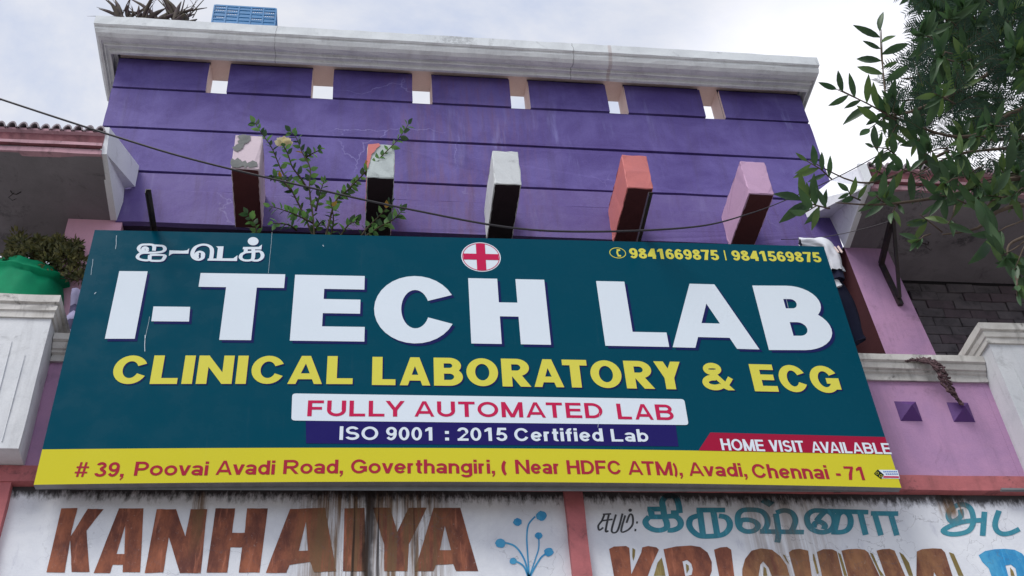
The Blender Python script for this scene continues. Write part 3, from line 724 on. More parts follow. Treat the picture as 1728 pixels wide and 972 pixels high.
# scratches and bird droppings on the vinyl
mb = MB()
for a_, b_, ww in (((197, 398), (195.5, 421), 1.1), ((245, 566), (244.6, 594), 1.6), ((253, 535), (245, 575), .7), ((157, 438), (154, 465), .8), ((459, 392), (453, 462), .55), ((545, 414), (546, 417), 1.2), ((160, 497), (162, 494), 1.4), ((1325, 500), (1330, 520), .7), ((1012, 698), (1009, 722), .8)):
    pts = [(a_[0] + (b_[0] - a_[0]) * t + random.uniform(-.5, .5), a_[1] + (b_[1] - a_[1]) * t) for t in (0, .3, .6, 1)]
    decal(mb, [[spx(*p) for p in q] for q in ribbon(pts, ww * .55, ww * .55, True)], Sm, .0046)
mb.build('bird_dropping', 's_white', sign)
# arms that stick out over the board's top edge
for u_px, tip in (((262, 396), (250, 320)), ((1076, 414), (1098, 325))):
    b0 = at(*u_px, Y=5.93); z = b0.z
    p1 = at(*tip, Z=z)
    t = thing('sign_arm', '', 'sign arm', b0, 'steel arms over the signboard')
    t['label'] = 'short black steel angle arm projecting over the ' + ('left end' if tip[0] < 600 else 'phone number') + ' of the teal signboard'
    mb = MB(); d = (p1 - b0); n = Vector((1, 0, 0)); wq = .017
    for (xa, xb, za, zb) in ((-wq, wq, 0, .005), (-wq, -wq + .005, -.03, -.001)):
        vs = [b0 + Vector((x, 0, z_)) for z_ in (za, zb) for x in (xa, xb)] + [p1 + Vector((x, 0, z_)) for z_ in (za, zb) for x in (xa, xb)]
        mb.add(vs, [(0, 1, 3, 2), (4, 6, 7, 5), (0, 4, 5, 1), (2, 3, 7, 6), (0, 2, 6, 4), (1, 5, 7, 3)])
    mb.build('angle_bar', 'steel', t)
    mb = MB(); q = p1 + Vector((0, .02, .006)); mb.tube([q + Vector((0, 0, -.012)), q + Vector((0, 0, .014))], .007, 6); q = b0 + Vector((0, -.07, .006)); mb.tube([q + Vector((0, 0, -.012)), q + Vector((0, 0, .014))], .008, 6)
    mb.build('bolt', 'steel', t)

# ------------------------------------------------------------------ ground
g = mesh('ground', [(-300, -300, 0), (300, -300, 0), (300, 300, 0), (-300, 300, 0)], [(0, 1, 2, 3)], 'ground'); g['kind'] = 'structure'
mb = MB(); mb.box(-40, 40, 4.6, 5.98, .004, .14); o = mb.build('pavement', 'pave'); o['kind'] = 'structure'

# ------------------------------------------------------------------ the shop house
B_ = thing('shop_house', 'shop house with purple slotted parapet, white cornice, pink balcony and painted white name panels', 'building', (1.0, 6.5, 0))
Yw, Xl, Xr = 6.5, -2.03, 3.92
# carrying walls below and balcony back wall with room shade in its colour
mb = MB()
mb.box(-7, 9, 6.06, 6.9, 0, 4.30)
mb.build('ground_floor_wall', 'pink', B_)
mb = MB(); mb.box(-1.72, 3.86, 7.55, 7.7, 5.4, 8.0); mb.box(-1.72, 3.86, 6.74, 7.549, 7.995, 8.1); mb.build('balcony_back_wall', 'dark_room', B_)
mb = MB(); mb.box(-7, 9, 6.21, 8.6, 5.30, 5.42); mb.build('balcony_floor', 'soffit', B_)
# name panels (recessed between salmon beams)
Yp = 6.04
def Pm(x, y, off=0.0): return Vector((x, Yp - off, y))
def ppx(px, py):
    p = at(px, py, Y=Yp); return (p.x, p.z)
def panel(x0, x1, z0, z1):
    nx, nz = int((x1 - x0) / .12), 10
    vs = [(x0 + (x1 - x0) * i / nx, Yp, z0 + (z1 - z0) * j / nz) for j in range(nz + 1) for i in range(nx + 1)]
    fs = [(j * (nx + 1) + i, j * (nx + 1) + i + 1, (j + 1) * (nx + 1) + i + 1, (j + 1) * (nx + 1) + i) for j in range(nz) for i in range(nx)]
    return mesh('name_panel', vs, fs, 'panel', B_)
pl = panel(-1.88, 1.265, 4.302, 5.432); pr = panel(1.37, 5.6, 4.302, 5.432); pz = panel(-5.2, -2.06, 4.302, 5.432)
pl['label'] = 'white panel with brown brush lettering and a blue flower'; pr['label'] = 'white panel with teal Tamil and brown brush lettering'
c6 = lambda L_: [(x / 3.573, 700 + y / 3.573) for x, y in L_]
c8 = lambda L_: [(400 + x / 2.88, 780 + y / 2.88) for x, y in L_]
kan = [([c6([(370, 565), (468, 563), (432, 700), (390, 952), (280, 950)]), c6([(425, 735), (530, 567), (625, 570), (522, 700), (540, 948), (432, 948), (424, 760)])], []),
       ([c6([(718, 565), (865, 565), (845, 950), (740, 950), (742, 905), (680, 905), (663, 955), (565, 955)])], [c6([(755, 670), (750, 840), (703, 840)])]),
       ([c6([(945, 570), (1062, 570), (1118, 735), (1150, 570), (1250, 570), (1210, 955), (1085, 955), (1018, 738), (985, 950), (872, 955)])], []),
       ([c6([(1300, 565), (1418, 565), (1400, 712), (1475, 712), (1490, 565), (1615, 565), (1565, 952), (1440, 952), (1460, 800), (1390, 800), (1370, 952), (1245, 952)])], []),
       ([c8([(258, 228), (428, 222), (482, 530), (375, 535), (355, 485), (255, 500), (240, 538), (140, 538)])], [c8([(335, 290), (345, 430), (300, 432)])]),
       ([c8([(522, 225), (620, 222), (625, 530), (515, 530)])], []),
       ([c8([(660, 222), (745, 222), (778, 340), (835, 222), (922, 222), (835, 400), (828, 530), (715, 530), (715, 400)])], []),
       ([c8([(955, 222), (1085, 222), (1172, 530), (1065, 530), (1050, 495), (965, 500), (955, 530), (863, 530)])], [c8([(1010, 310), (1040, 428), (985, 428)])])]
def wob(poly, n=4, amp=.35):
    out = []
    for i in range(len(poly)):
        a_, b_ = Vector(poly[i]), Vector(poly[(i + 1) % len(poly)])
        for k in range(n):
            p = a_.lerp(b_, k / n)
            out.append((p.x + random.uniform(-amp, amp), p.y + random.uniform(-amp, amp)) if k else (p.x, p.y))
    return out
for pls, hl in kan:
    mb = MB(); decal(mb, [[ppx(*p) for p in wob(q)] for q in pls], Pm, .002, [[ppx(*p) for p in q] for q in hl])
    mb.build('letter', 'brush_brown', pl)
mb = MB()
for pts, ww in (([(893, 974), (890, 930), (889, 905), (892, 885), (903, 872)], 2.6), ([(893, 974), (903, 945), (909, 925), (909, 906)], 2.2), ([(894, 974), (904, 955), (914, 940), (926, 932)], 3), ([(892, 974), (885, 945), (869, 922), (846, 915)], 3), ([(891, 974), (885, 958), (876, 950), (866, 947)], 3)):
    decal(mb, [[ppx(*p) for p in q] for q in ribbon(pts, ww, ww)], Pm, .002)
for x, y, r_ in ((913.5, 871, 9), (873.3, 881.4, 7.2), (909, 904.3, 6.3), (844.4, 917, 8.6), (926, 932, 8), (866, 947, 6.2)):
    decal(mb, [[ppx(x + r_ * math.cos(i * PI / 9) * random.uniform(.9, 1.08), y + r_ * .92 * math.sin(i * PI / 9) * random.uniform(.9, 1.08)) for i in range(18)]], Pm, .0032)
mb.build('painted_flower', 'brush_blue', pl)
S6 = 6.396
cA = lambda x, y: (1000 + x / S6, 820 + y / S6)
cB = lambda x, y: (1240 + x / S6, 820 + y / S6)
cC = lambda x, y: (1468 + x / S6, 820 + y / S6)
P_ = lambda c: (lambda x, y: ppx(*c(x, y)))
def tl(*a_):
    m_ = MB(); tam(m_, *a_); m_.build('letter', 'brush_teal', pr)
tl([[(760, 235), (752, 170), (790, 118), (850, 108), (905, 140), (930, 215), (940, 295)], [(930, 290), (845, 292)], [(628, 260), (640, 335)], [(610, 335), (760, 335), (890, 330), (948, 385), (938, 445), (870, 478), (810, 478)],
         [(610, 335), (570, 385), (595, 440), (665, 475), (740, 478), (798, 450), (800, 400), (775, 330), (760, 230)], [(590, 252), (760, 252)]], [], 68, 52, P_(cA), Pm, .002)
tl([[(1120, 262), (1430, 262)], [(1155, 262), (1192, 535)], [(1300, 262), (1345, 530)], [(1150, 320), (1065, 350), (1042, 415), (1072, 480), (1150, 538), (1262, 545), (1400, 528), (1468, 470), (1480, 400), (1440, 342), (1362, 325)]], [], 68, 52, P_(cA), Pm, .002)
tl([[(48, 425), (70, 375), (150, 368), (225, 395), (248, 440), (205, 485), (120, 492), (55, 455), (32, 385), (38, 310), (85, 265), (180, 258), (285, 275), (345, 340), (350, 420), (312, 490)], [(270, 492), (745, 500)], [(442, 300), (470, 500), (458, 612)],
         [(445, 292), (530, 266), (610, 290), (652, 360), (640, 430), (610, 490)]],
    [[(275, 175), (325, 130), (430, 180), (370, 232)]], 66, 50, P_(cB), Pm, .002)
tl([[(1000, 275), (860, 268), (790, 310), (780, 380), (815, 455), (890, 495), (970, 500), (1040, 470), (1075, 400), (1060, 320), (990, 275), (930, 320), (880, 380)],
         [(850, 450), (865, 405), (920, 390), (970, 425), (960, 470)], [(1040, 500), (1150, 500), (1220, 470), (1250, 400), (1235, 320), (1180, 280), (1120, 310), (1095, 400), (1075, 490)], [(1000, 272), (1440, 285)], [(1352, 290), (1412, 530)]], [], 66, 50, P_(cB), Pm, .002)
tl([[(10, 298), (305, 300)], [(50, 298), (118, 535)], [(225, 310), (290, 535)]], [], 62, 50, P_(cC), Pm, .002)
tl([[(975, 255), (982, 320), (935, 368), (875, 380), (845, 330), (862, 262), (930, 215), (1010, 202), (1080, 242), (1112, 330), (1108, 420), (1060, 488), (960, 518), (860, 520), (790, 490), (835, 450), (920, 412), (1040, 382), (1225, 370)],
         [(1235, 280), (1215, 540)]], [], 62, 50, P_(cC), Pm, .002)
tl([[(1392, 268), (1350, 400), (1368, 480), (1430, 518), (1520, 508), (1612, 466)]], [], 62, 50, P_(cC), Pm, .002)
mb = MB()
tam(mb, [[(110, 308), (200, 303)], [(128, 308), (100, 380)], [(95, 378), (215, 362)], [(100, 380), (62, 430), (72, 478), (115, 450)], [(175, 312), (140, 485), (170, 485)], [(252, 310), (205, 485), (268, 486), (322, 300)], [(352, 320), (308, 488), (375, 480), (430, 420), (432, 330), (402, 310), (365, 400)]],
    [[(405 + 20 * math.cos(i * PI / 6), 264 + 18 * math.sin(i * PI / 6)) for i in range(12)], [(470, 385), (490, 385), (488, 408), (468, 408)], [(452, 465), (472, 465), (470, 490), (450, 490)]], 22, 16, P_(cA), Pm, .002)
mb.build('black_tamil_lettering', 'brush_black', pr)
mb = MB()
def pg(polys, holes, c, mt=None, nm='letter'):
    if mt:
        m_ = MB(); decal(m_, [[ppx(*c(*p)) for p in q] for q in polys], Pm, .002, [[ppx(*c(*p)) for p in q] for q in holes]); m_.build(nm, mt, pr); return
    decal(mb, [[ppx(*c(*p)) for p in q] for q in polys], Pm, .002, [[ppx(*c(*p)) for p in q] for q in holes])
pg([[(178, 682), (230, 656), (360, 650), (395, 670), (440, 1250), (280, 1250)], [(415, 960), (525, 720), (535, 665), (600, 650), (690, 665), (715, 690), (640, 850), (590, 985), (700, 1250), (560, 1250), (450, 1030)]], [], cA, 'brush_brown')
pg([[(765, 685), (900, 655), (1060, 645), (1160, 660), (1240, 720), (1285, 820), (1285, 920), (1250, 1010), (1180, 1050), (1260, 1250), (1130, 1250), (1060, 1080), (1010, 1080), (1030, 1250), (880, 1250)]], [[(970, 815), (1020, 800), (1065, 840), (1080, 900), (1070, 960), (1000, 980)]], cA, 'brush_brown')
pg([[(1310, 690), (1380, 665), (1450, 660), (1495, 690), (1560, 1250), (1420, 1250)]], [], cA, 'brush_brown')
pg([[(80, 972), (80, 900), (110, 790), (180, 700), (280, 675), (400, 690), (490, 760), (560, 860), (590, 972), (400, 975), (360, 880), (305, 815), (275, 850), (255, 972), (420, 1120), (420, 1250), (250, 1250), (120, 1100)]], [], cB, 'brush_brown2')
pg([[(582, 720), (620, 690), (700, 680), (790, 700), (870, 1250), (710, 1250), (650, 972)], [(800, 1010), (960, 1010), (960, 1110), (800, 1110)], [(885, 715), (950, 685), (1050, 685), (1100, 710), (1230, 1250), (1010, 1250), (940, 972)]], [], cB, 'brush_brown2')
pg([[(1150, 700), (1220, 685), (1320, 680), (1400, 690), (1440, 720), (1560, 972), (1680, 1250), (1340, 1250), (1220, 972)]], [], cB, 'brush_brown2')
pg([[(70, 700), (130, 685), (210, 680), (265, 700), (380, 972), (470, 1250), (250, 1250), (165, 972)]], [], cC, 'brush_brown2')
pg([[(505, 710), (560, 685), (680, 675), (770, 680), (810, 720), (890, 972), (980, 1250), (800, 1250), (740, 1110), (650, 1110), (640, 1250), (500, 1250), (500, 972)]], [[(690, 930), (715, 972), (720, 1020), (680, 1020)]], cC, 'brush_brown2')
pg([[(1172, 750), (1240, 705), (1340, 685), (1450, 680), (1560, 690), (1640, 730), (1720, 830), (1720, 1000), (1600, 1080), (1520, 1060), (1540, 1250), (1380, 1250), (1310, 972), (1280, 890), (1210, 820)]], [[(1460, 860), (1520, 850), (1570, 890), (1590, 1000), (1500, 1000)]], cC, 'brush_blue')
def pgo(polys, hl, c):
    for q in polys: pg([q], [], c, 'brush_olive', 'letter_shading')
pgo([[(430, 670), (460, 690), (455, 760), (438, 810), (428, 760)], [(660, 972), (700, 830), (745, 775), (770, 880), (785, 972)], [(1005, 840), (1035, 860), (1040, 900), (1015, 945)]], [], cA)
pgo([[(515, 740), (540, 750), (590, 850), (560, 820)], [(840, 735), (855, 740), (905, 940), (885, 955), (845, 800)], [(1455, 720), (1490, 735), (1560, 900), (1610, 972), (1570, 972)], [(1112, 720), (1142, 740), (1212, 972), (1180, 972)], [(310, 870), (335, 890), (350, 972), (305, 972)]], [], cB)
pgo([[(315, 715), (360, 745), (420, 830), (465, 972), (420, 972), (370, 850)], [(850, 715), (905, 735), (1010, 972), (955, 972)], [(1510, 880), (1545, 920), (1560, 972), (1520, 972)]], [], cC)
# salmon beams
mb = MB(); mb.box(-7, 9, 5.985, 6.07, 5.432, 5.538); rough_edges(mb.build('beam', 'beam', B_), .15, .0035, 2)
for x0, x1 in ((1.262, 1.372), (-2.06, -1.878)):
    mb = MB(); mb.box(x0, x1, 5.992, 6.07, 4.30, 5.4315); rough_edges(mb.build('beam', 'beam', B_), .15, .003, 3)
mb = MB()
for k in range(12):
    x = -1.6 + k * .43 + random.uniform(-.1, .1)
mb.box(4.02, 4.4, 5.96, 5.984, 5.425, 5.437); mb.build('metal_strip', 's_frame', B_)
# balcony parapet, studs and coping
mb = MB(); mb.box(-7, -1.83, 6.0, 6.2, 5.539, 6.29); mb.box(-1.829, 4.2, 6.0, 6.2, 5.539, 6.29); mb.box(4.201, 9, 6.0, 6.2, 5.539, 6.29)
mb.build('balcony_wall', 'pink', B_)
for x in (3.605, 3.97):
    vs = [(x - .075, 5.999, 5.965), (x + .075, 5.999, 5.965), (x + .075, 5.999, 6.122), (x - .075, 5.999, 6.122), (x, 5.93, 6.045)]
    o = mesh('stud', vs, [(0, 1, 4), (1, 2, 4), (2, 3, 4), (3, 0, 4)], 'stud', B_)
def sweep(prof, path, name, mats, parent, closed=False, idx=None):
    """prof: (outward offset, z); path: list of (x, y, ox, oy) corner and how an offset moves it"""
    vs, fs, ii = [], [], []; n = len(prof); m = len(path)
    for (x, y, ox, oy) in path:
        for (o_, z) in prof: vs.append((x + ox * o_, y + oy * o_, z))
    for k in range(m if closed else m - 1):
        for j in range(n - 1):
            a_, b_ = k * n + j, ((k + 1) % m) * n + j
            fs.append((a_, a_ + 1, b_ + 1, b_)); ii.append(idx[j] if idx else 0)
    if not closed:
        fs.append(tuple(range(n))); fs.append(tuple((m - 1) * n + j for j in reversed(range(n)))); ii += [0, 0]
    o = mesh(name, vs, fs, mats, parent, ii)
    bm = bmesh.new(); bm.from_mesh(o.data); bmesh.ops.recalc_face_normals(bm, faces=bm.faces); bm.to_mesh(o.data); bm.free()
    return o
cop = [(-.01, 6.292), (.02, 6.285), (.02, 6.335), (.035, 6.345), (.035, 6.36), (.05, 6.362), (.062, 6.40), (.055, 6.405), (.075, 6.415), (.075, 6.465), (-.01, 6.468)]
for x0, x1 in ((-1.829, 4.24),):
    rough_edges(sweep(cop, [(x0, 6.0, 0, -1), (x1, 6.0, 0, -1)], 'coping', 'white_cap', B_), .12, .0025, 4)
mb = MB(); mb.box(-1.82, 4.19, 6.01, 6.2, 6.291, 6.462); mb.build('coping_core', 'white_cap', B_)
# two end columns with moulded caps
for x0, x1, lab in ((-2.75, -1.833, 'left column with sooty cap'), (4.245, 5.2, 'right column with stepped cap')):
    c = mesh('column', *(lambda q: (q.v, q.f))((lambda q: (q.box(x0, x1, 5.825, 6.95, 5.539, 6.56), q)[1])(MB())), 'white_col', B_)
    c['label'] = lab
    bm = bmesh.new(); bm.from_mesh(c.data); f = [f for f in bm.faces if f.normal.y < -.9][0]
    bm.to_mesh(c.data); bm.free(); rough_edges(c, .15, .002, 6)
    cap = [(0, 6.50), (.006, 6.50), (.006, 6.535), (.014, 6.54), (.014, 6.575), (.022, 6.585), (.026, 6.60), (.026, 6.66), (-.05, 6.662)]
    cap = [(0, 6.49), (.012, 6.49), (.012, 6.535), (.020, 6.54), (.024, 6.575), (.016, 6.578), (.016, 6.59), (.032, 6.598), (.032, 6.655), (-.05, 6.66)]
    o = sweep(cap, [(x0, 6.95, -1, 1), (x0, 5.825, -1, -1), (x1, 5.825, 1, -1), (x1, 6.95, 1, 1)], 'column_cap', 'white_cap', c, True); rough_edges(o, .12, .0025, 7)
    mb = MB(); mb.box(x0 + .001, x1 - .001, 5.83, 6.94, 6.5605, 6.652); mb.build('column_top', 'white_cap', c)
# raised flutes on the column faces (thin trowelled lines)
for pa, pb in (((20, 575), (-12, 700)), ((42, 598), (3, 745)), ((-8, 560), (-45, 690)), ((1711, 620), (1740, 690))):
    a_, b_ = at(*pa, Y=5.822), at(*pb, Y=5.822)
    mb = MB(); mb.tube([a_, a_.lerp(b_, .5), b_], [.002, .004, .003], 5); mb.build('flute', 'white_col', B_)
# purple parapet: backing wall, slots and proud bands
slots = [(-1.285, -1.115), (-.424, -.245), (.424, .592), (1.270, 1.435), (2.125, 2.295), (2.985, 3.16)]
edges = [Xl] + [e for s in slots for e in s] + [Xr]
blk = [(edges[i], edges[i + 1]) for i in range(0, len(edges), 2)]
mb = MB(); mb.box(Xl, Xr, Yw + .035, 6.73, 8.56, 9.53); mb.box(-1.765, 3.83, Yw + .035, 6.73, 8.0, 8.559); mb.build('parapet_wall', 'groove', B_)
for i, (x0, x1) in enumerate(blk):
    mb = MB(); mb.box(x0, x1, Yw + .035, 6.73, 9.531, 9.985, 1, {'left': 0 if i else 1, 'right': 0 if i < 6 else 1}); o = mb.build('parapet_pier', ['beige', 'groove'], B_)
    mb = MB(); a_, b_ = (x0 if i == 0 else x0), x1
    mb.box(a_, b_, Yw, Yw + .034, 9.562, 9.928, 1, {'left': 0 if i else 1, 'right': 0 if i < 6 else 1})
    rough_edges(mb.build('plaster_band', ['beige', 'purple'], B_), .12, .002, 20 + i)
for k, (z0, z1, y0, mt) in enumerate(((9.072, 9.536, Yw, 'purple'), (8.568, 9.046, Yw, 'purple'), (8.352, 8.542, Yw, 'purple_low'), (8.0, 8.350, Yw - .012, 'purple_low'))):
    mb = MB(); mb.box(Xl if k < 2 else -1.765, Xr if k < 2 else 3.83, y0, Yw + .034, z0, z1); rough_edges(mb.build('plaster_band', mt, B_), .14, .0022, 40 + k)
mb = MB(); mb.box(Xl, Xr, 6.42, 6.73, 9.986, 10.07); mb.build('cornice_core', 'beige', B_)
# cornice: moulded on all four sides
pr_ = [(.03, 9.987), (.03, 9.935), (.085, 9.872), (.104, 9.872), (.110, 9.878), (.110, 9.893), (.112, 9.901), (.152, 9.901), (.152, 9.889), (.158, 9.889), (.164, 9.895), (.164, 9.910), (.19, 9.912), (.20, 9.896), (.235, 9.902), (.262, 9.922), (.277, 9.955), (.278, 9.978), (.288, 9.980), (.300, 9.992), (.300, 10.098), (.26, 10.104), (0, 10.104)]
pr_[1:3] = [(.03, 9.968), (.082, 9.968), (.082, 9.872)]
ix = [0] * (len(pr_) - 1)
for j in range(len(pr_) - 1):
    if pr_[j][1] > 9.985 and pr_[j][0] > .1: ix[j] = 1
sl, sr = .59, .36
rough_edges(sweep(pr_, [(Xl, 6.96, -sl, 0), (Xl, Yw, -sl, -1), (Xr, Yw, sr, -1), (Xr, 6.96, sr, 0)], 'cornice', ['cornice', 'cornice_top'], B_, False, ix), .12, .0022, 9)
for x0, x1 in ((Xl, Xl + .23), (Xr - .23, Xr)):
    mb = MB(); mb.box(x0, x1, 6.731, 6.955, 8.0, 9.985); mb.box(x0, x1, 6.731, 6.958, 9.986, 10.103); mb.build('parapet_return', 'purple', B_)
mb = MB(); mb.box(Xl, Xr, Yw, 6.73, 10.071, 10.103); mb.build('cornice_top', 'cornice_top', B_)
# five projecting brackets
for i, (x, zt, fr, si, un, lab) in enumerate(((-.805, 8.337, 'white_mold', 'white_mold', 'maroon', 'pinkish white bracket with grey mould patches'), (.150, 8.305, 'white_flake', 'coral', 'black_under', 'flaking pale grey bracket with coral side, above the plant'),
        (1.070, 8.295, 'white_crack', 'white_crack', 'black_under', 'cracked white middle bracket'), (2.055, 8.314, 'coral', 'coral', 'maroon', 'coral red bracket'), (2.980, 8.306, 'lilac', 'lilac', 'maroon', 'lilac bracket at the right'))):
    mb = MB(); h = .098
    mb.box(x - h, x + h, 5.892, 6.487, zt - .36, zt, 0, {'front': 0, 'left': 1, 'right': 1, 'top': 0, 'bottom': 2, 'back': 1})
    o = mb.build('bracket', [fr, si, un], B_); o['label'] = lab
    bevel(o, .006, 1); rough_edges(o, .045, .0032, 60 + i)
# pink piers either side of the balcony
mb = MB(); mb.box(-2.105, -1.72, 6.5, 6.9, 5.43, 8.018); mb.build('pier', 'pink_left', B_)
vs = [(3.845, 6.5, 8.03), (4.205, 6.5, 8.03), (4.205, 6.9, 8.03), (3.845, 6.9, 8.03), (3.915, 6.5, 5.43), (4.355, 6.5, 5.43), (4.355, 6.9, 5.43), (3.915, 6.9, 5.43)]
vs = [(x + (0 if k < 4 else (.03)), y, z) for k, (x, y, z) in enumerate(vs)]
mesh('pier', vs, [(0, 1, 2, 3), (4, 7, 6, 5), (0, 4, 5, 1), (1, 5, 6, 2), (2, 6, 7, 3), (0, 3, 7, 4)], ['pink', 'maroon'], B_, [0, 0, 0, 0, 0, 1])
# overhangs left and right: soffit slab, moulded fascia, tiles, white end plates
for side in (0, 1):
    x0, x1 = ((-7.0, -1.79) if side == 0 else (3.85, 9.0))
    mb = MB(); mb.box(x0, x1, 5.86, 6.499, 8.02, 8.10); mb.box(x0, x1, 6.4995, 6.93, 8.02, 8.10) if side == 0 else mb.box(4.21, x1, 6.4995, 6.86, 8.02, 8.10)
    sof = mb.build('soffit', 'soffit', B_)
    sof['label'] = ('left' if side == 0 else 'right') + ' roof overhang, grey stained underside'
    fp = [(-.05, 8.10), (-.05, 8.021), (.0, 8.018), (.0, 8.062), (-.012, 8.066), (-.012, 8.078), (.02, 8.082), (.02, 8.112), (.004, 8.118), (.012, 8.19), (.03, 8.205), (.03, 8.225), (-.03, 8.235)]
    fi = [0, 0, 0, 1, 1, 1, 0, 1, 1, 0, 0, 0]
    fo = sweep(fp, [(x0, 5.85, 0, -1), (x1, 5.85, 0, -1)], 'fascia', ['fascia', 'fascia_dark'], B_, False, fi); rough_edges(fo, .14, .002, 70 + side)
    mb = MB(); mb.box(x0, x1, 5.881, 6.47, 8.101, 8.15); mb.build('roof_slab', 'fascia_dark', B_)
    n = 30; first = None
    for k in range(n):
        xt = (x1 - .03 - k * .0745) if side == 0 else (x0 + .03 + k * .0745)
        if first is None:
            mb = MB(); seg = 7; ys = (-.045, .3, .62)
            for j, yy in enumerate(ys):
                for a_ in range(seg + 1):
                    t_ = PI * a_ / seg
                    for rr_ in (1, .72): mb.v.append(Vector((.035 * rr_ * math.cos(t_), yy, .060 * rr_ * math.sin(t_) ** 1.3 + yy * .28)))
            q = 2 * (seg + 1)
            for j in range(2):
                for a_ in range(seg):
                    b0, b1 = j * q + 2 * a_, j * q + 2 * a_ + 2
                    mb.f.append((b0, b1, b1 + q, b0 + q)); mb.f.append((b0 + 1, b0 + q + 1, b1 + q + 1, b1 + 1)); mb.i += [0, 0]
            for a_ in range(seg): mb.f.append((2 * a_, 2 * a_ + 1, 2 * a_ + 3, 2 * a_ + 2)); mb.i.append(0)
            first = mb.build('roof_tile', 'tile', sof); o = first
        else:
            o = first.copy(); COL.objects.link(o)
        o.location = Vector((xt, 5.85 + random.uniform(-.006, .006), 8.222 + random.uniform(-.004, .004))) - B_.location - sof.location
        o.rotation_euler = (0, random.uniform(-.04, .04), random.uniform(-.02, .02))
    mb = MB(); mb.add([(x0, 5.84, 8.222), (x1, 5.84, 8.222), (x1, 6.47, 8.40), (x0, 6.47, 8.40)], [(0, 1, 2, 3)]); mb.build('roof_bed', 'tile', B_)
YF = 6.482
Lf = [at(185, 215, Y=5.83), at(235, 280, Y=YF), at(228, 315, Y=YF), at(210, 318, Y=YF), at(208, 340, Y=YF), at(197, 372, Y=YF), at(180, 260, Y=5.86)]
Rf = [at(1457, 279, Y=5.83), at(1402, 305, Y=YF - .03), at(1353, 343, Y=YF), at(1362, 367, Y=YF), at(1400, 367, Y=YF), at(1425, 418, Y=YF), at(1460, 316, Y=5.86)]
for P, sgn in ((Lf, -1), (Rf, 1)):
    n = len(P); vs = P + [p + Vector((sgn * .045, 0, 0)) for p in P]
    tri = [(0, i, i + 1) for i in range(1, n - 1)]
    if sgn < 0: tri = [(6, 0, 1), (6, 1, 2), (6, 2, 3), (6, 3, 4), (6, 4, 5)]
    else: tri = [(6, 0, 1), (6, 1, 2), (6, 2, 3), (6, 3, 4), (6, 4, 5)]
    fs = tri + [tuple(reversed([a_ + n for a_ in t_])) for t_ in tri] + [(i, (i + 1) % n, (i + 1) % n + n, i + n) for i in range(n)]
    o = mesh('end_plate', vs, fs, 'fin', B_)
    bm = bmesh.new(); bm.from_mesh(o.data); bmesh.ops.recalc_face_normals(bm, faces=bm.faces); bm.to_mesh(o.data); bm.free()
a_, b_ = at(1445, 278, Y=5.90), at(1457, 279, Y=5.83)
mb = MB(); mb.box(3.775, 3.846, 5.80, 5.829, 8.02, 8.235); mb.build('end_plate_edge', 'fin', B_)
# dark grey and mauve brick wall deep under the right overhang
yb = 6.862
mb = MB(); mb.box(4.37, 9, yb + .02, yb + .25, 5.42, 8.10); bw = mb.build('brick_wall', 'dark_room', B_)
bd = None; rr = random.Random(5); cnt = 0
for r_ in range(17):
    z = 8.0 - .092 * (r_ + 1)
    for k in range(12):
        xx = 4.38 + (k + (.5 if r_ % 2 else 0)) * .232
        if cnt >= 200: break
        if bd is None:
            mb = MB(); mb.box(0, .226, 0, .03, 0, .087); bd = bevel(mb.build('brick', 'brick', bw), .004, 1); o = bd
            bd2 = bd.data.copy(); bd2.materials.clear(); bd2.materials.append(M['brick2'])
        else:
            o = bd.copy(); COL.objects.link(o)
            if rr.random() < .4: o.data = bd2
        o.location = Vector((xx, yb + rr.uniform(-.008, .006), z)) - B_.location - bw.location; cnt += 1
        o.rotation_euler = (0, rr.uniform(-.01, .01), 0)
# steel angle brace on the right pier
t = thing('wall_brace', 'black steel triangular brace bolted to the pink pier under the right overhang', 'brace', at(1520, 515, Y=6.49))
pb, ptp = at(1520, 515, Y=6.488), at(1487, 445, Y=6.488)
tip = at(1505, 370, Z=ptp.z + .05)
pb2 = at(1509, 452, Y=6.42)
mb = MB()
def bar(mb, a_, b_, w_=.016):
    d = (b_ - a_).normalized(); s1 = d.cross(Vector((0, 0, 1)) if abs(d.z) < .9 else Vector((0, 1, 0))).normalized() * w_; s2 = d.cross(s1).normalized() * w_
    vs = [p + x for p in (a_, b_) for x in (-s1 - s2, s1 - s2, s1 + s2, -s1 + s2)]
    mb.add(vs, [(0, 3, 2, 1), (4, 5, 6, 7), (0, 1, 5, 4), (1, 2, 6, 5), (2, 3, 7, 6), (3, 0, 4, 7)])
mb = MB(); bar(mb, pb, ptp, .019); mb.build('wall_leg', 'steel', t)
mb = MB(); bar(mb, ptp, tip, .019); mb.build('arm', 'steel', t)
mb = MB(); bar(mb, pb + (ptp - pb) * .12 + Vector((0.0, -.03, 0)), tip + Vector((.012, 0, 0)), .012); mb.build('diagonal_strut', 'steel', t)

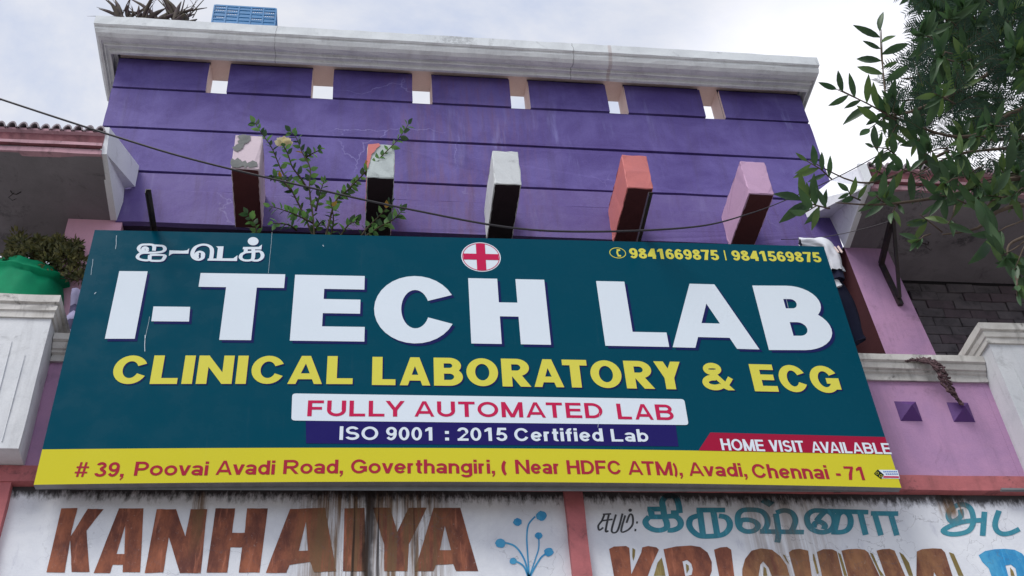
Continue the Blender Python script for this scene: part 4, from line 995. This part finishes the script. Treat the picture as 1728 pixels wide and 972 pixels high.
# mould patches on the first bracket's face
b1 = next(o for o in B_.children if o.name.startswith('bracket') and (o.get('label') or '').startswith('pinkish'))
for pts in (((86, 222), (100, 208), (118, 206), (150, 206), (185, 212), (186, 240), (168, 262), (140, 270), (128, 300), (108, 320), (92, 322), (100, 330), (70, 322), (52, 300), (74, 286), (96, 270), (90, 250), (110, 238)), ((40, 412), (48, 380), (72, 388), (92, 370), (112, 388), (126, 400), (150, 396), (162, 412), (196, 392), (232, 404), (234, 438), (180, 446), (160, 430), (150, 450), (132, 430), (90, 448), (48, 440))):
    q = [(380 + x / 4.32, 180 + y / 4.32) for x, y in pts]
    f_ = lambda x, y, off: Vector((x, 5.886 - off, y))
    m_ = MB(); decal(m_, [[(lambda p: (p.x, p.z))(at(x + random.uniform(-.6, .6), y + random.uniform(-.6, .6), Y=5.888)) for x, y in wob(q, 3, .5)]], f_, .0); m_.build('mould_patch', 'mould', b1)
q = [(380 + x / 4.32, 180 + y / 4.32) for x, y in ((1042, 275), (1120, 268), (1132, 282), (1100, 310), (1088, 330), (1066, 350), (1056, 400), (1040, 455), (1032, 440))]
b2 = next(o for o in B_.children if (o.get('label') or '').startswith('flaking'))
m_ = MB(); decal(m_, [[(lambda p: (p.x, p.z))(at(x, y, Y=5.888)) for x, y in wob(q, 3, .5)]], f_, .0); m_.build('coral_paint_patch', 'coral', b2)

# wire hooks cast into the soffits
for x, y in ((25, 322), (1560, 407), (1690, 430)):
    c = at(x, y, Z=8.015); m_ = MB()
    m_.tube([c + Vector((-.035, .01, .01)), c + Vector((-.01, 0, -.03)), c + Vector((.02, .0, -.035)), c + Vector((.04, .01, .0))], .004, 5)
    m_.tube([c + Vector((0, 0, -.02)), c + Vector((-.02, -.02, -.09)), c + Vector((.01, -.02, -.12)), c + Vector((.03, -.01, -.09))], .0025, 5)
    m_.build('wire_hook', 'steel', B_)

# ------------------------------------------------------------------ leaves
def leaf_mesh(name, mats, w_=.28, seg=5, fold=.25, droop=.18, power=1.0):
    vs, fs = [], []
    for k in range(seg + 1):
        t = k / seg; hw = w_ / 2 * math.sin(PI * t ** power) ** .85 if 0 < k < seg else .008
        z = -droop * t * t
        vs += [(t, -hw, z + hw * fold), (t, 0, z), (t, hw, z + hw * fold)]
    for k in range(seg):
        a_ = k * 3; fs += [(a_, a_ + 1, a_ + 4, a_ + 3), (a_ + 1, a_ + 2, a_ + 5, a_ + 4)]
    me = bpy.data.meshes.new(name); me.from_pydata(vs, [], fs); me.materials.append(M[mats]); me.polygons.foreach_set('use_smooth', [True] * len(fs)); me.update()
    return me
def frame(base, d, roll, L_, rr):
    d = d.normalized(); up = Vector((0, 0, 1)); up = (up - d * up.dot(d))
    if up.length < .05: up = Vector((0, -1, 0)) - d * Vector((0, -1, 0)).dot(d)
    up.normalize(); y = up.cross(d); up2 = up * math.cos(roll) + y * math.sin(roll); y = up2.cross(d)
    return Matrix(((d.x * L_, y.x * L_, up2.x * L_, base.x), (d.y * L_, y.y * L_, up2.y * L_, base.y), (d.z * L_, y.z * L_, up2.z * L_, base.z), (0, 0, 0, 1)))
def put_leaf(me, mat, parent, name='leaf'):
    o = bpy.data.objects.new(name, me); COL.objects.link(o); o.parent = parent
    o.matrix_basis = Matrix.Translation(-parent.location) @ mat
    return o
def add_leaf(mb, me, mat, mi=0):
    mb.add([mat @ v.co for v in me.vertices], [tuple(p.vertices) for p in me.polygons], mi)

# ------------------------------------------------------------------ broad leaved tree at the right
rr = random.Random(11)
LV = [leaf_mesh('leaf', 'leaf', .30, fold=.5, droop=.28), leaf_mesh('leaf', 'leaf', .25, fold=.4, droop=-.16, power=.85), leaf_mesh('leaf', 'leaf_y', .27, droop=.22)]
bt = thing('broad_leaved_tree', 'tree with long pointed broad leaves reaching in from the right edge over the overhang', 'tree', (6.9, 4.5, .14))
def curve(pts, n=6): return smooth_line(pts, n)
mb = MB(); mb.tube(curve([(6.9, 4.5, .14), (6.85, 4.55, 2.2), (6.75, 4.7, 4.4), (6.5, 4.8, 6.0)]), [.16 - .0034 * k for k in range(19)], 10); trunk = mb.build('trunk', 'bark', bt, True)
def limb(pts, r0, r1, nm='branch', par=None, mt='bark'):
    P = curve(pts, 5); n = len(P); mb = MB(); mb.tube(P, [r0 + (r1 - r0) * k / (n - 1) for k in range(n)], 6); return mb.build(nm, mt, par or bt, True)
top = (6.5, 4.8, 6.0)
A_ = lambda x, y, Y: tuple(at(x, y, Y=Y))
limb([top, (5.9, 4.9, 6.9), A_(1740, 345, 5.0), A_(1650, 385, 5.05), A_(1590, 396, 5.1)], .03, .004)
limb([top, (5.7, 5.0, 7.3), A_(1728, 300, 5.1), A_(1600, 330, 5.1), A_(1490, 345, 5.1), A_(1410, 342, 5.05)], .028, .003)
limb([top, (6.0, 5.0, 7.6), A_(1760, 180, 5.2), A_(1640, 230, 5.2), A_(1540, 210, 5.1), A_(1415, 150, 5.0)], .028, .003)
limb([top, (6.2, 4.9, 8.0), A_(1780, 60, 5.2), A_(1660, 130, 5.2), A_(1560, 180, 5.1), A_(1500, 180, 5.1), A_(1487, 50, 5.1)], .028, .003)
limb([A_(1600, 255, 5.2), A_(1500, 300, 5.15), A_(1440, 306, 5.1), A_(1365, 270, 5.1)], .012, .003)
limb([A_(1700, 250, 5.2), A_(1610, 262, 5.15), A_(1540, 300, 5.1)], .014, .003)
limb([A_(1728, 400, 4.9), A_(1700, 420, 4.9), A_(1718, 480, 4.85)], .012, .003)
twm = MB(); lfm = MB(); nobj = 0
def sprig(a_, b_, Y, n, Lpx, obj=True, spread=52, droop=0.0, lv=None, fan=False):
    global nobj
    A = at(a_[0], a_[1], Y=Y + .05); Bp = at(b_[0], b_[1], Y=Y - .05)
    mid = A.lerp(Bp, .5) + Vector((rr.uniform(-.02, .02), rr.uniform(-.02, .02), rr.uniform(0, .03)))
    twm.tube([A, mid, Bp], [.006, .005, .003], 5)
    ax = (Bp - A).normalized(); view = (A - EYE).normalized(); side = ax.cross(view).normalized()
    sc = Lpx / FPX * (A - EYE).length
    for k in range(n):
        last = k == n - 1
        t = .12 + .86 * k / max(1, n - 1); p = A.lerp(mid, min(1, t * 2)).lerp(mid.lerp(Bp, max(0, 2 * t - 1)), .5 if t < .5 else 1) if False else (A.lerp(mid, t * 2) if t < .5 else mid.lerp(Bp, t * 2 - 1))
        ang = math.radians(0 if last else rr.uniform(spread - 16, spread + 16)) * (1 if k % 2 else -1)
        if fan: t = rr.uniform(.6, 1); p = mid.lerp(Bp, t * 2 - 1); ang = math.radians(rr.uniform(-125, 125))
        d = ax * math.cos(ang) + side * math.sin(ang) + view * rr.uniform(-.3, .3) + Vector((0, 0, -rr.uniform(0, .35)))
        me = rr.choice(LV if lv is None else lv); L_ = sc * rr.uniform(.6, 1.25) * (.85 if last else 1)
        nrm = (-view + Vector((rr.uniform(-.5, .5), rr.uniform(-.5, .5), rr.uniform(-.5, .5)))).normalized(); dn = d.normalized(); nrm = (nrm - dn * nrm.dot(dn)).normalized(); yy = nrm.cross(dn)
        m = Matrix(((dn.x * L_, yy.x * L_, nrm.x * L_, p.x), (dn.y * L_, yy.y * L_, nrm.y * L_, p.y), (dn.z * L_, yy.z * L_, nrm.z * L_, p.z), (0, 0, 0, 1)))
        if obj and nobj < 290: put_leaf(me, m, bt); nobj += 1
        else: add_leaf(lfm, me, m, 0 if me is not LV[2] else 1)
for s_ in (((1494, 150), (1485, 52), 5.1, 9, 44), ((1512, 203), (1410, 150), 5.0, 10, 44), ((1530, 192), (1466, 218), 5.1, 7, 46), ((1520, 200), (1502, 232), 5.1, 5, 42), ((1512, 262), (1474, 248), 5.1, 6, 38),
           ((1404, 303), (1362, 272), 5.1, 7, 42), ((1398, 352), (1352, 336), 5.05, 8, 46), ((1400, 352), (1360, 358), 5.02, 4, 44), ((1452, 338), (1432, 322), 5.1, 5, 36), ((1500, 345), (1478, 330), 5.1, 7, 48), ((1525, 340), (1505, 360), 5.1, 5, 44),
           ((1590, 392), (1552, 362), 5.1, 5, 40), ((1570, 395), (1546, 410), 5.1, 4, 40), ((1632, 345), (1585, 330), 5.05, 7, 42), ((1640, 300), (1606, 280), 5.1, 7, 44), ((1612, 345), (1600, 378), 5.05, 5, 38), ((1560, 300), (1520, 285), 5.1, 6, 42), ((1500, 300), (1478, 288), 5.1, 6, 36),
           ((1728, 372), (1668, 402), 4.95, 9, 52), ((1728, 408), (1690, 432), 4.9, 8, 52), ((1728, 345), (1668, 330), 5.0, 8, 48), ((1740, 395), (1712, 455), 4.9, 6, 50), ((1722, 462), (1716, 500), 4.85, 4, 46), ((1700, 330), (1650, 362), 5.0, 7, 46), ((1728, 300), (1690, 290), 5.0, 7, 46), ((1660, 280), (1625, 300), 5.05, 7, 44),
           ((1545, 205), (1500, 190), 5.1, 6, 44), ((1600, 250), (1560, 262), 5.1, 6, 44), ((1590, 225), (1545, 240), 5.15, 6, 44), ((1735, 430), (1770, 470), 4.9, 6, 50), ((1650, 335), (1625, 322), 5.1, 6, 40)):
    sprig(*s_, fan=(s_[0][0] > 1530))
gaps = ((1705, 165, 24), (1622, 196, 12), (1575, 248, 26), (1520, 250, 22), (1640, 272, 15), (1700, 262, 18), (1560, 110, 8), (1660, 30, 16))
def inside(x, y, m=0):
    if any((x - gx) ** 2 + (y - gy) ** 2 < (gr_ + m) ** 2 for gx, gy, gr_ in gaps): return False
    tab = ((-80, 1540), (0, 1548), (40, 1556), (90, 1548), (130, 1526), (160, 1500), (200, 1506), (240, 1525), (285, 1570), (400, 1640))
    for (y0, x0), (y1, x1) in zip(tab, tab[1:]):
        if y0 <= y <= y1: return x > x0 + (x1 - x0) * (y - y0) / (y1 - y0) + m
    return False
k = 0
while k < 150:
    x, y = rr.uniform(1560, 1860), rr.uniform(-60, 290)
    if not inside(x, y, 14): continue
    a_ = rr.uniform(0, 2 * PI) if rr.random() < .5 else rr.uniform(.7 * PI, 1.4 * PI)
    sprig((x + 18, y + 12), (x + 18 * math.cos(a_), y + 18 * math.sin(a_)), rr.uniform(4.7, 6.0), 10, rr.uniform(30, 44), k < 22, 55, lv=None if y > 120 or rr.random() < .3 else LV[:2], fan=True); k += 1
k = 0
while k < 26:
    x, y = rr.uniform(1600, 1860), rr.uniform(290, 420)
    if y > 300 + (x - 1600) * .35: continue
    sprig((x + 20, y + 4), (x - 10, y + rr.uniform(-14, 22)), rr.uniform(4.9, 5.5), 8, rr.uniform(30, 42), False, fan=True); k += 1
twm.build('twig', 'bark', bt, True)['kind'] = 'stuff'
lfm.build('crown', ['leaf', 'leaf_y'], bt, True)['kind'] = 'stuff'

# ------------------------------------------------------------------ fine leaved tree above it
ft = thing('fine_leaved_tree', 'feathery dark tree with fine curved leaflets filling the top right corner', 'tree', (8.2, 3.9, 0))
mb = MB(); mb.tube(curve([(8.2, 3.9, 0), (8.0, 4.2, 3.5), (7.4, 5.0, 7.0), (6.6, 5.9, 9.4)]), [.2 - .006 * k for k in range(19)], 10); mb.build('trunk', 'bark', ft, True)
fork = (7.4, 5.0, 7.0)
for pth in ([(1800, 40), (1700, 60), (1600, 60), (1556, 70)], [(1800, 180), (1690, 110), (1600, 130), (1520, 132)], [(1800, 120), (1700, 200), (1620, 170), (1505, 170)], [(1820, -40), (1720, -20), (1640, 0), (1570, 10)], [(1800, 220), (1700, 235), (1620, 230), (1570, 225)]):
    limb([(6.6, 5.9, 9.4)] + [A_(x, y, 6.2) for x, y in pth], .035, .004, 'branch', ft)
leafl = [(0, -.10, 0), (.35, -.13, .02), (.8, -.05, .0), (1.05, .10, -.05), (.75, .09, 0), (.3, .10, .02)]
fm = MB(); rm = MB()
def frond(x, y, Y, ang, Lp, n=10):
    A = at(x, y, Y=Y); view = (A - EYE).normalized(); sx = view.cross(Vector((0, 0, 1))).normalized(); sy = sx.cross(view)
    s_ = (A - EYE).length / FPX; d = (sx * math.cos(ang) + sy * math.sin(ang) + view * rr.uniform(-.3, .3)).normalized(); q = d.cross(view).normalized()
    pts = [A + d * (Lp * s_ * t) + sy * (-.18 * Lp * s_ * t * t) for t in (0, .33, .66, 1)]
    rm.tube(pts, [.0018, .0015, .0012, .0008], 3, cap=False)
    for k in range(n):
        t = .12 + .88 * k / n; p = A + d * (Lp * s_ * t) + sy * (-.18 * Lp * s_ * t * t)
        for sg in (-1, 1):
            dd = (q * sg + d * .45 + view * rr.uniform(-.3, .3)).normalized(); L_ = s_ * rr.uniform(10, 15) * (1 - .35 * t); ww = d * 1
            fm.add([p + dd * (L_ * u) + ww * (L_ * (v_ + .25 * u * u)) for u, v_, _ in leafl], [(0, 1, 4, 5), (1, 2, 3, 4)])
k = 0
while k < 760:
    x, y = rr.uniform(1505, 1850), rr.uniform(-60, 285)
    if not inside(x, y, 2): continue
    if y > 200 and rr.random() < .45: continue
    frond(x, y, rr.uniform(4.8, 6.8), rr.uniform(0, 2 * PI), rr.uniform(34, 60)); k += 1
for x, y, a_, L_ in ((1562, 45, 2.6, 34), (1568, 60, 3.4, 34), (1575, 55, 3.8, 38), (1560, 100, 3.0, 42), (1548, 120, 3.05, 52), (1550, 128, 3.3, 62), (1528, 148, 3.1, 42), (1520, 160, 3.5, 40), (1580, 85, 3.3, 44), (1560, 10, 2.8, 26), (1505, 175, 3.6, 30), (1515, 120, 3.3, 30)):
    frond(x, y, 6.2, a_, L_, 9)
rm.build('leaf_stalk', 'bark', ft)['kind'] = 'stuff'
fm.build('crown', 'leaf_f', ft)['kind'] = 'stuff'

# ------------------------------------------------------------------ flowering shrub growing up behind the board
sh = thing('flowering_shrub', 'slender green shrub with one cream bloom rising behind the board between the first two brackets', 'shrub', (0.0, 6.1, 6.468))
g7 = lambda x, y: (380 + x / 4.32, 180 + y / 4.32)
HL = [leaf_mesh('leaf', 'leaf_h', .62, 4, .2, .12, .8), leaf_mesh('leaf', 'leaf_h', .52, 4, .3, .25, .8), leaf_mesh('leaf', 'leaf', .6, 4, .2, .0, .8)]
HO = leaf_mesh('leaf', 'leaf_o', .6, 4, .2, .2, .8)
stems = [([(650, 960), (640, 800), (615, 600), (620, 450), (560, 330), (520, 230), (478, 180)], 18), ([(640, 940), (560, 760), (480, 600), (400, 440), (340, 300), (270, 200), (215, 115)], 22), ([(730, 960), (800, 700), (880, 620), (1000, 500), (1100, 400), (1250, 250), (1335, 130)], 26),
         ([(640, 850), (560, 810), (470, 770), (330, 725)], 12), ([(980, 960), (1040, 880), (1130, 790), (1210, 700)], 10), ([(1000, 960), (1120, 880), (1230, 820), (1285, 760)], 12), ([(240, 960), (215, 860), (165, 780)], 8), ([(770, 960), (790, 820), (770, 700)], 9),
         ([(600, 600), (550, 520), (490, 440), (455, 340), (430, 290)], 9), ([(560, 390), (620, 350), (700, 310)], 6), ([(660, 760), (690, 640), (720, 540)], 8), ([(480, 610), (400, 520), (345, 510)], 8), ([(830, 960), (900, 860), (960, 840)], 8), ([(640, 930), (690, 850), (720, 840)], 8), ([(520, 900), (460, 860), (350, 850)], 7), ([(900, 620), (930, 560), (945, 530)], 4)]
for k, (pth, nl) in enumerate(stems):
    P2 = curve(pth, 4); Y0 = 6.08 + .05 * math.sin(k * 2.1)
    P = [at(*g7(p.x, p.y), Y=Y0 - .22 * i / len(P2) * (.6 + .4 * math.sin(k))) for i, p in enumerate(P2)]
    if pth[0][1] > 900: P = [Vector((P[0].x * .8, 6.12, 6.47))] + P
    mb = MB(); n = len(P); mb.tube(P, [.0085 - .0065 * i / n for i in range(n)], 5); mb.build('stem', 'stem', sh, True)
    nl = int(nl * 1.6)
    for j in range(nl):
        t = 1 - .86 * (j / nl) ** 1.0 if pth[0][1] > 900 else 1 - .95 * j / nl
        i = min(n - 2, int(t * (n - 1))); p = P[i].lerp(P[i + 1], t * (n - 1) - i); ax = (P[i + 1] - P[i]).normalized()
        if p.z < 7.22: continue
        view = (p - EYE).normalized(); sd_ = ax.cross(view); an = rr.uniform(.5, 1.35) * (1 if j % 2 else -1) if j else 0
        d = ax * math.cos(an) + sd_ * math.sin(an) + view * rr.uniform(-.5, .4)
        me = HO if rr.random() < .03 else rr.choice(HL)
        put_leaf(me, frame(p, d, rr.uniform(-1.1, 1.1), rr.uniform(.042, .074), rr), sh)
fb = at(*g7(425, 285), Y=5.98)
fl = None
PT = leaf_mesh('petal', 'petal', .75, 4, .25, -.1, 1.15)
for j in range(7):
    a_ = PI * (.04 + .15 * j)
    put_leaf(PT, frame(fb, Vector((math.cos(a_), -.35 - .3 * (j % 2), .55 * math.sin(a_) + .12)), rr.uniform(-.3, .3), .075, rr), sh, 'petal')
mb = MB(); mb.tube([at(*g7(455, 345), Y=6.0), fb], [.003, .006], 5); mb.build('flower_stalk', 'stem', sh)

# ------------------------------------------------------------------ planter wrapped in green cloth, with its bush
pt = thing('planter', 'large round pot wrapped in wrinkled green shade cloth standing on the left column', 'planter', (-2.28, 6.52, 6.662))
cx, cy, cz = pt.location
prof = [(.23, 0), (.27, .05), (.298, .22), (.306, .40), (.300, .52), (.288, .60), (.278, .645), (.292, .660), (.290, .675), (.268, .70), (.26, .745), (.25, .76), (.235, .74), (.23, .70)]
vs, fs = [], []; ns = 72
for j, (r_, z) in enumerate(prof):
    for a_ in range(ns):
        t = 2 * PI * a_ / ns
        fold = (.022 if j in (7, 8) else -.012 if j == 6 else 0) * (.6 + .5 * math.sin(2.3 * t + 1)) + .006 * math.sin(7 * t + z * 9) + .005 * math.sin(13 * t - z * 14 + 1) + .003 * math.sin(29 * t + z * 30)
        sag = .018 * math.sin(2 * t + .6) * (z / .76) + .02 * math.sin(3 * t + 2) * (1 if j in (6, 7, 8) else 0)
        vs.append((cx + (r_ + fold) * math.cos(t), cy + (r_ + fold) * math.sin(t), cz + z + sag))
for j in range(len(prof) - 1):
    for a_ in range(ns):
        b_ = (a_ + 1) % ns; fs.append((j * ns + a_, j * ns + b_, (j + 1) * ns + b_, (j + 1) * ns + a_))
mesh('green_cloth', vs, fs, 'green_net', pt, None, True)
mb = MB(); mb.add([(cx + .24 * math.cos(2 * PI * i / 24), cy + .24 * math.sin(2 * PI * i / 24), cz + .70) for i in range(24)], [tuple(range(24))]); mb.build('soil', 'bark', pt)
bu = thing('potted_bush', 'low olive green bush with small dense leaves spilling over the green wrapped pot', 'bush', (cx, cy, cz + .705))
SL = leaf_mesh('leaf', 'leaf_s', .42, 3, .2, .1, .8)
fm2 = MB(); st = MB()
clus = [(35, 408, 20), (22, 432, 16), (48, 428, 22), (72, 425, 20), (66, 408, 10), (95, 418, 20), (118, 428, 20), (128, 418, 14), (105, 440, 26), (135, 445, 15), (140, 468, 12), (80, 442, 24), (20, 448, 12), (128, 462, 14), (100, 408, 8), (12, 440, 8)]
for (x, y, r_) in clus:
    for q in range(4):
        Y = 6.30 + q * .11
        c = at(x + rr.uniform(-6, 6), y + rr.uniform(-5, 5), Y=Y)
        st.tube([(cx + (c.x - cx) * .4, cy + (c.y - cy) * .4, cz + .69), ((cx + c.x) / 2, (cy + c.y) / 2, (cz + .7 + c.z) / 2 + .03), c], [.006, .004, .003], 4)
        for k in range(int(r_ * 3.6)):
            v = Vector((rr.gauss(0, 1), rr.gauss(0, 1), rr.gauss(0, 1))).normalized(); p = c + v * (r_ / 243 * rr.uniform(.25, .85))
            add_leaf(fm2, SL, frame(p, v + Vector((0, 0, .5)), rr.uniform(-2, 2), rr.uniform(.028, .05), rr))
fm2.build('foliage', 'leaf_s', bu)['kind'] = 'stuff'; st.build('stems', 'stem', bu)['kind'] = 'stuff'

# ------------------------------------------------------------------ lilac cloth between pot and board
cl = thing('hanging_cloth', 'pale lilac striped cloth hanging between the green pot and the board', 'cloth', (-1.80, 6.33, 6.47))
vs, fs = [], []
for j in range(13):
    for i in range(9):
        z = 6.50 + .66 * j / 12; x = -1.90 + .26 * i / 8
        vs.append((x, 6.33 + .022 * math.sin(i * 1.7 + j * .3) + .03 * math.sin(j * 1.5), z))
fs = [(j * 9 + i, j * 9 + i + 1, (j + 1) * 9 + i + 1, (j + 1) * 9 + i) for j in range(12) for i in range(8)]
mesh('fabric', vs, fs, ['shutterlilac', 'lilac_dark'], cl, [1 if (f // 8) in (9, 6, 3) else 0 for f in range(len(fs))], True)

# ------------------------------------------------------------------ spiky dry plant and blue crate on the cornice
dp = thing('dry_plant', 'tangled dry succulent with thick curved stems on the left end of the cornice', 'plant', (-1.80, 6.245, 10.104))
base = Vector((-1.80, 6.245, 10.104))
for k in range(60):
    a_ = rr.uniform(-1.0, 1.0); x0 = base.x + rr.uniform(-.24, .28); L_ = rr.uniform(.2, .5); thick = rr.random() < .5
    d = Vector((math.sin(a_), rr.uniform(-.5, .3), abs(math.cos(a_)) + .15)).normalized()
    p0 = Vector((x0, base.y + rr.uniform(-.02, .10), 10.10)); c = rr.uniform(-.5, .5)
    P = [p0 + d * (L_ * t) + Vector((c * .35 * t * t * L_ / .3, 0, -.12 * t * t * (1 if abs(a_) > .8 else 0))) for t in (0, .25, .5, .75, 1)]
    r0 = rr.uniform(.018, .032) if thick else rr.uniform(.004, .008)
    mb = MB(); mb.tube(P, [r0 * .7, r0, r0 * .9, r0 * .6, r0 * .15], 6); mb.build('stalk' if not thick else 'fleshy_leaf', 'drystem', dp, True)
for pth, r0 in (([(200, 26), (185, 18), (163, 12)], .004), ([(325, 30), (332, 18), (324, 4), (318, -4)], .005), ([(316, 30), (326, 12), (334, -6)], .004), ([(205, 26), (198, 10), (186, -6)], .004)):
    mb = MB(); mb.tube([at(x, y, Y=6.23) for x, y in pth], [r0, r0 * .8, r0 * .4, r0 * .2][:len(pth)], 5); mb.build('stalk', 'drystem', dp)
cr = thing('plastic_crate', 'blue slotted plastic crate resting on top of the white cornice', 'crate', (-1.02, 6.42, 10.105))
x0, x1, y0, y1, z0, z1 = -1.285, -.752, 6.245, 6.60, 10.106, 10.41
for (nm, hor) in (('front_side', 0), ('back_side', 1), ('end_side', 2), ('end_side', 3)):
    mb = MB()
    def bx(a0, a1, b0, b1, th=.008, inset=0.0):
        if hor == 0: mb.box(a0, a1, y0 + inset, y0 + inset + th, b0, b1)
        elif hor == 1: mb.box(a0, a1, y1 - inset - th, y1 - inset, b0, b1)
        elif hor == 2: mb.box(x0 + inset, x0 + inset + th, a0, a1, b0, b1)
        else: mb.box(x1 - inset - th, x1 - inset, a0, a1, b0, b1)
    A0, A1 = (x0, x1) if hor < 2 else (y0 + .0095, y1 - .0095)
    n = 5 if hor < 2 else 3
    for k in range(n + 1): xx = A0 + (A1 - A0 - .012) * k / n; bx(xx, xx + .012, z0, z1, .014)
    zs = [z0, z0 + .05, z0 + .1, z0 + .15, z0 + .2, z0 + .25, z1 - .012]
    for j, z in enumerate(zs): bx(A0 + .0125, A1 - .0125, z, z + (.02 if j in (0, 6) else .008), .011, .001)
    for k in range(n):
        for j in range(6):
            xa = A0 + .012 + (A1 - A0 - .012) * k / n; xb = A0 + (A1 - A0 - .012) * (k + 1) / n; za, zb = zs[j] + .008, zs[j + 1]
            if (k + j) % 3 == 0 or j <= 1 or k == 2: bx(xa + .0005, xb - .0005, za + (.0125 if j == 0 else .0005), zb - .0005, .003, .005)
            else:
                m_ = 6
                for q in range(m_): xx = xa + (xb - xa) * (q + .5) / m_; bx(xx - .0045, xx + .0045, za + .0004, zb - .0004, .003, .005)
                bx(xa + .0005, xb - .0005, za + .0004, za + (zb - za) * .62, .002, .0085)
    mb.build(nm, 'crate', cr)
mb = MB(); mb.box(x0 + .015, x1 - .015, y0 + .015, y1 - .015, z0 + .001, z0 + .008); mb.build('crate_floor', 'crate', cr)

# ------------------------------------------------------------------ cables
cb = MB()
pts = [(-2.6, 5.3, 8.02)] + [at(x, y, Y=5.3) for x, y in ((0, 167), (200, 232), (340, 273), (560, 325), (700, 355), (860, 384), (1000, 391), (1170, 383), (1260, 362), (1332, 335))] + [at(1440, 285, Y=5.2), at(1560, 215, Y=5.2), at(1700, 120, Y=5.2)]
P = curve([(-5.5, 5.3, 9.35)] + [tuple(p) for p in pts], 8)
nP = len(P); cb.tube(P, [.0075 if i < nP * .62 else max(.0035, .0075 - .004 * (i - nP * .62) / (nP * .12)) for i in range(nP)], 6)
rebase(tag(cb.build('overhead_cable', 'wire', None, True), 'long sagging black cable crossing in front of the purple parapet from upper left', 'cable'))
cb = MB(); cb.tube(curve([tuple(at(1318, 404, Y=6.25)), tuple(at(1383, 401, Y=6.2)), tuple(at(1450, 388, Y=6.0)), tuple(at(1503, 373, Y=5.85))], 5), .003, 5)
rebase(tag(cb.build('thin_wire', 'wire', None, True), 'thin dark wire running from the white cloth to the tip of the steel brace', 'wire'))

# ------------------------------------------------------------------ clothes hung over the board's right end
def lump(path, radii, name, mt, par, seed, flat_=.6, amp=.2, open_end=False):
    r2 = random.Random(seed); P = curve(path, 6); n = len(P); vs, fs = [], []; ns = 22
    rad = [radii[0]] * n
    for i in range(n):
        t = i / (n - 1) * (len(radii) - 1); k = min(int(t), len(radii) - 2); rad[i] = radii[k] + (radii[k + 1] - radii[k]) * (t - k)
    ph = [r2.uniform(0, 6) for _ in range(6)]
    for i, p in enumerate(P):
        d = (P[min(i + 1, n - 1)] - P[max(i - 1, 0)]).normalized(); y = Vector((0, 1, 0)); s1 = d.cross(y).normalized(); s2 = s1.cross(d).normalized()
        for a_ in range(ns):
            t = 2 * PI * a_ / ns
            rad_ = rad[i] * (1 + amp * math.sin(5 * t + ph[0] + i * .25) + amp * .8 * math.sin(9 * t + ph[1] - i * .3) + amp * .5 * math.sin(3 * t + i * .8 + ph[2]))
            vs.append(p + s1 * (rad_ * math.cos(t)) + s2 * (rad_ * flat_ * math.sin(t)))
    for i in range(n - 1):
        for a_ in range(ns): b_ = (a_ + 1) % ns; fs.append((i * ns + a_, i * ns + b_, (i + 1) * ns + b_, (i + 1) * ns + a_))
    if not open_end: fs.append(tuple(range(ns))); fs.append(tuple((n - 1) * ns + a_ for a_ in reversed(range(ns))))
    return mesh(name, vs, fs, mt, par, None, True)
ck = thing('hung_shirt', 'crumpled white shirt draped over the upper right corner of the board', 'shirt', at(1400, 430, Y=5.93))
Q = lambda x, y, Y=5.93: tuple(at(x, y, Y=Y))
lump([Q(1350, 410), Q(1372, 411), Q(1392, 418), Q(1404, 436), Q(1412, 458)], [.042, .045, .06, .055, .05], 'sleeve', 'cloth', ck, 3, .6, .2, True)
lump([Q(1351, 411, 5.935), Q(1356, 411, 5.935)], [.034, .034], 'cuff_shade', 'navy_cloth', ck, 4, .6, .02)  # dark plug stands in for the shade inside the open cuff
lump([Q(1411, 454, 5.94), Q(1416, 472, 5.94)], [.043, .04], 'opening_shade', 'navy_cloth', ck, 5, .7, .05)  # dark lump gives the shade in the sleeve's lower opening
lump([Q(1408, 474, 5.95), Q(1416, 484, 5.95)], [.03, .028], 'shirt_tail', 'cloth', ck, 6, .5, .1)
mb = MB()
for dx in (0, 6): mb.tube([at(1408 + dx, 417 - dx * .2, Y=5.86), at(1415 + dx, 426, Y=5.86)], .008, 6)
pg_ = mb.build('clothes_peg', 'beige', ck)
nt_ = thing('hung_trousers', 'dark navy trousers hanging behind the right edge of the board', 'trousers', at(1440, 560, Y=5.97))
lump([Q(1398, 470, 5.99), Q(1420, 510, 5.99), Q(1435, 560, 5.99), Q(1448, 578, 5.99)], [.07, .085, .085, .07], 'trouser_leg', 'navy_cloth', nt_, 8, .45, .08)

# ------------------------------------------------------------------ dead vine twisted over the right coping
vn = thing('dry_vine', 'twisted dead brown vine lying over the right coping down to a violet stud', 'vine', at(1575, 612, Y=5.93))
path = curve([Q(1500, 607, 6.0), Q(1525, 606, 5.96), Q(1552, 607, 5.94), Q(1578, 616, 5.90), Q(1590, 634, 5.90), Q(1600, 655, 5.92), Q(1612, 672, 5.93), Q(1622, 684, 5.93)], 8)
n = len(path)
for s_ in range(8):
    P = []
    for i, p in enumerate(path):
        w_ = .044 * math.sin(PI * (i + 1) / (n + 1)) ** .6 * (1 if i < n * .75 else .5); t = i * .55 + s_ * PI / 3
        P.append(p + Vector((w_ * math.cos(t) * .7 + rr.uniform(-.012, .012), -.012 + w_ * .5 * math.sin(t), w_ * math.sin(t) + rr.uniform(-.012, .012))))
    mb = MB(); mb.tube(P, [rr.uniform(.0025, .009) for _ in P], 5); mb.build('strand', 'vine', vn)
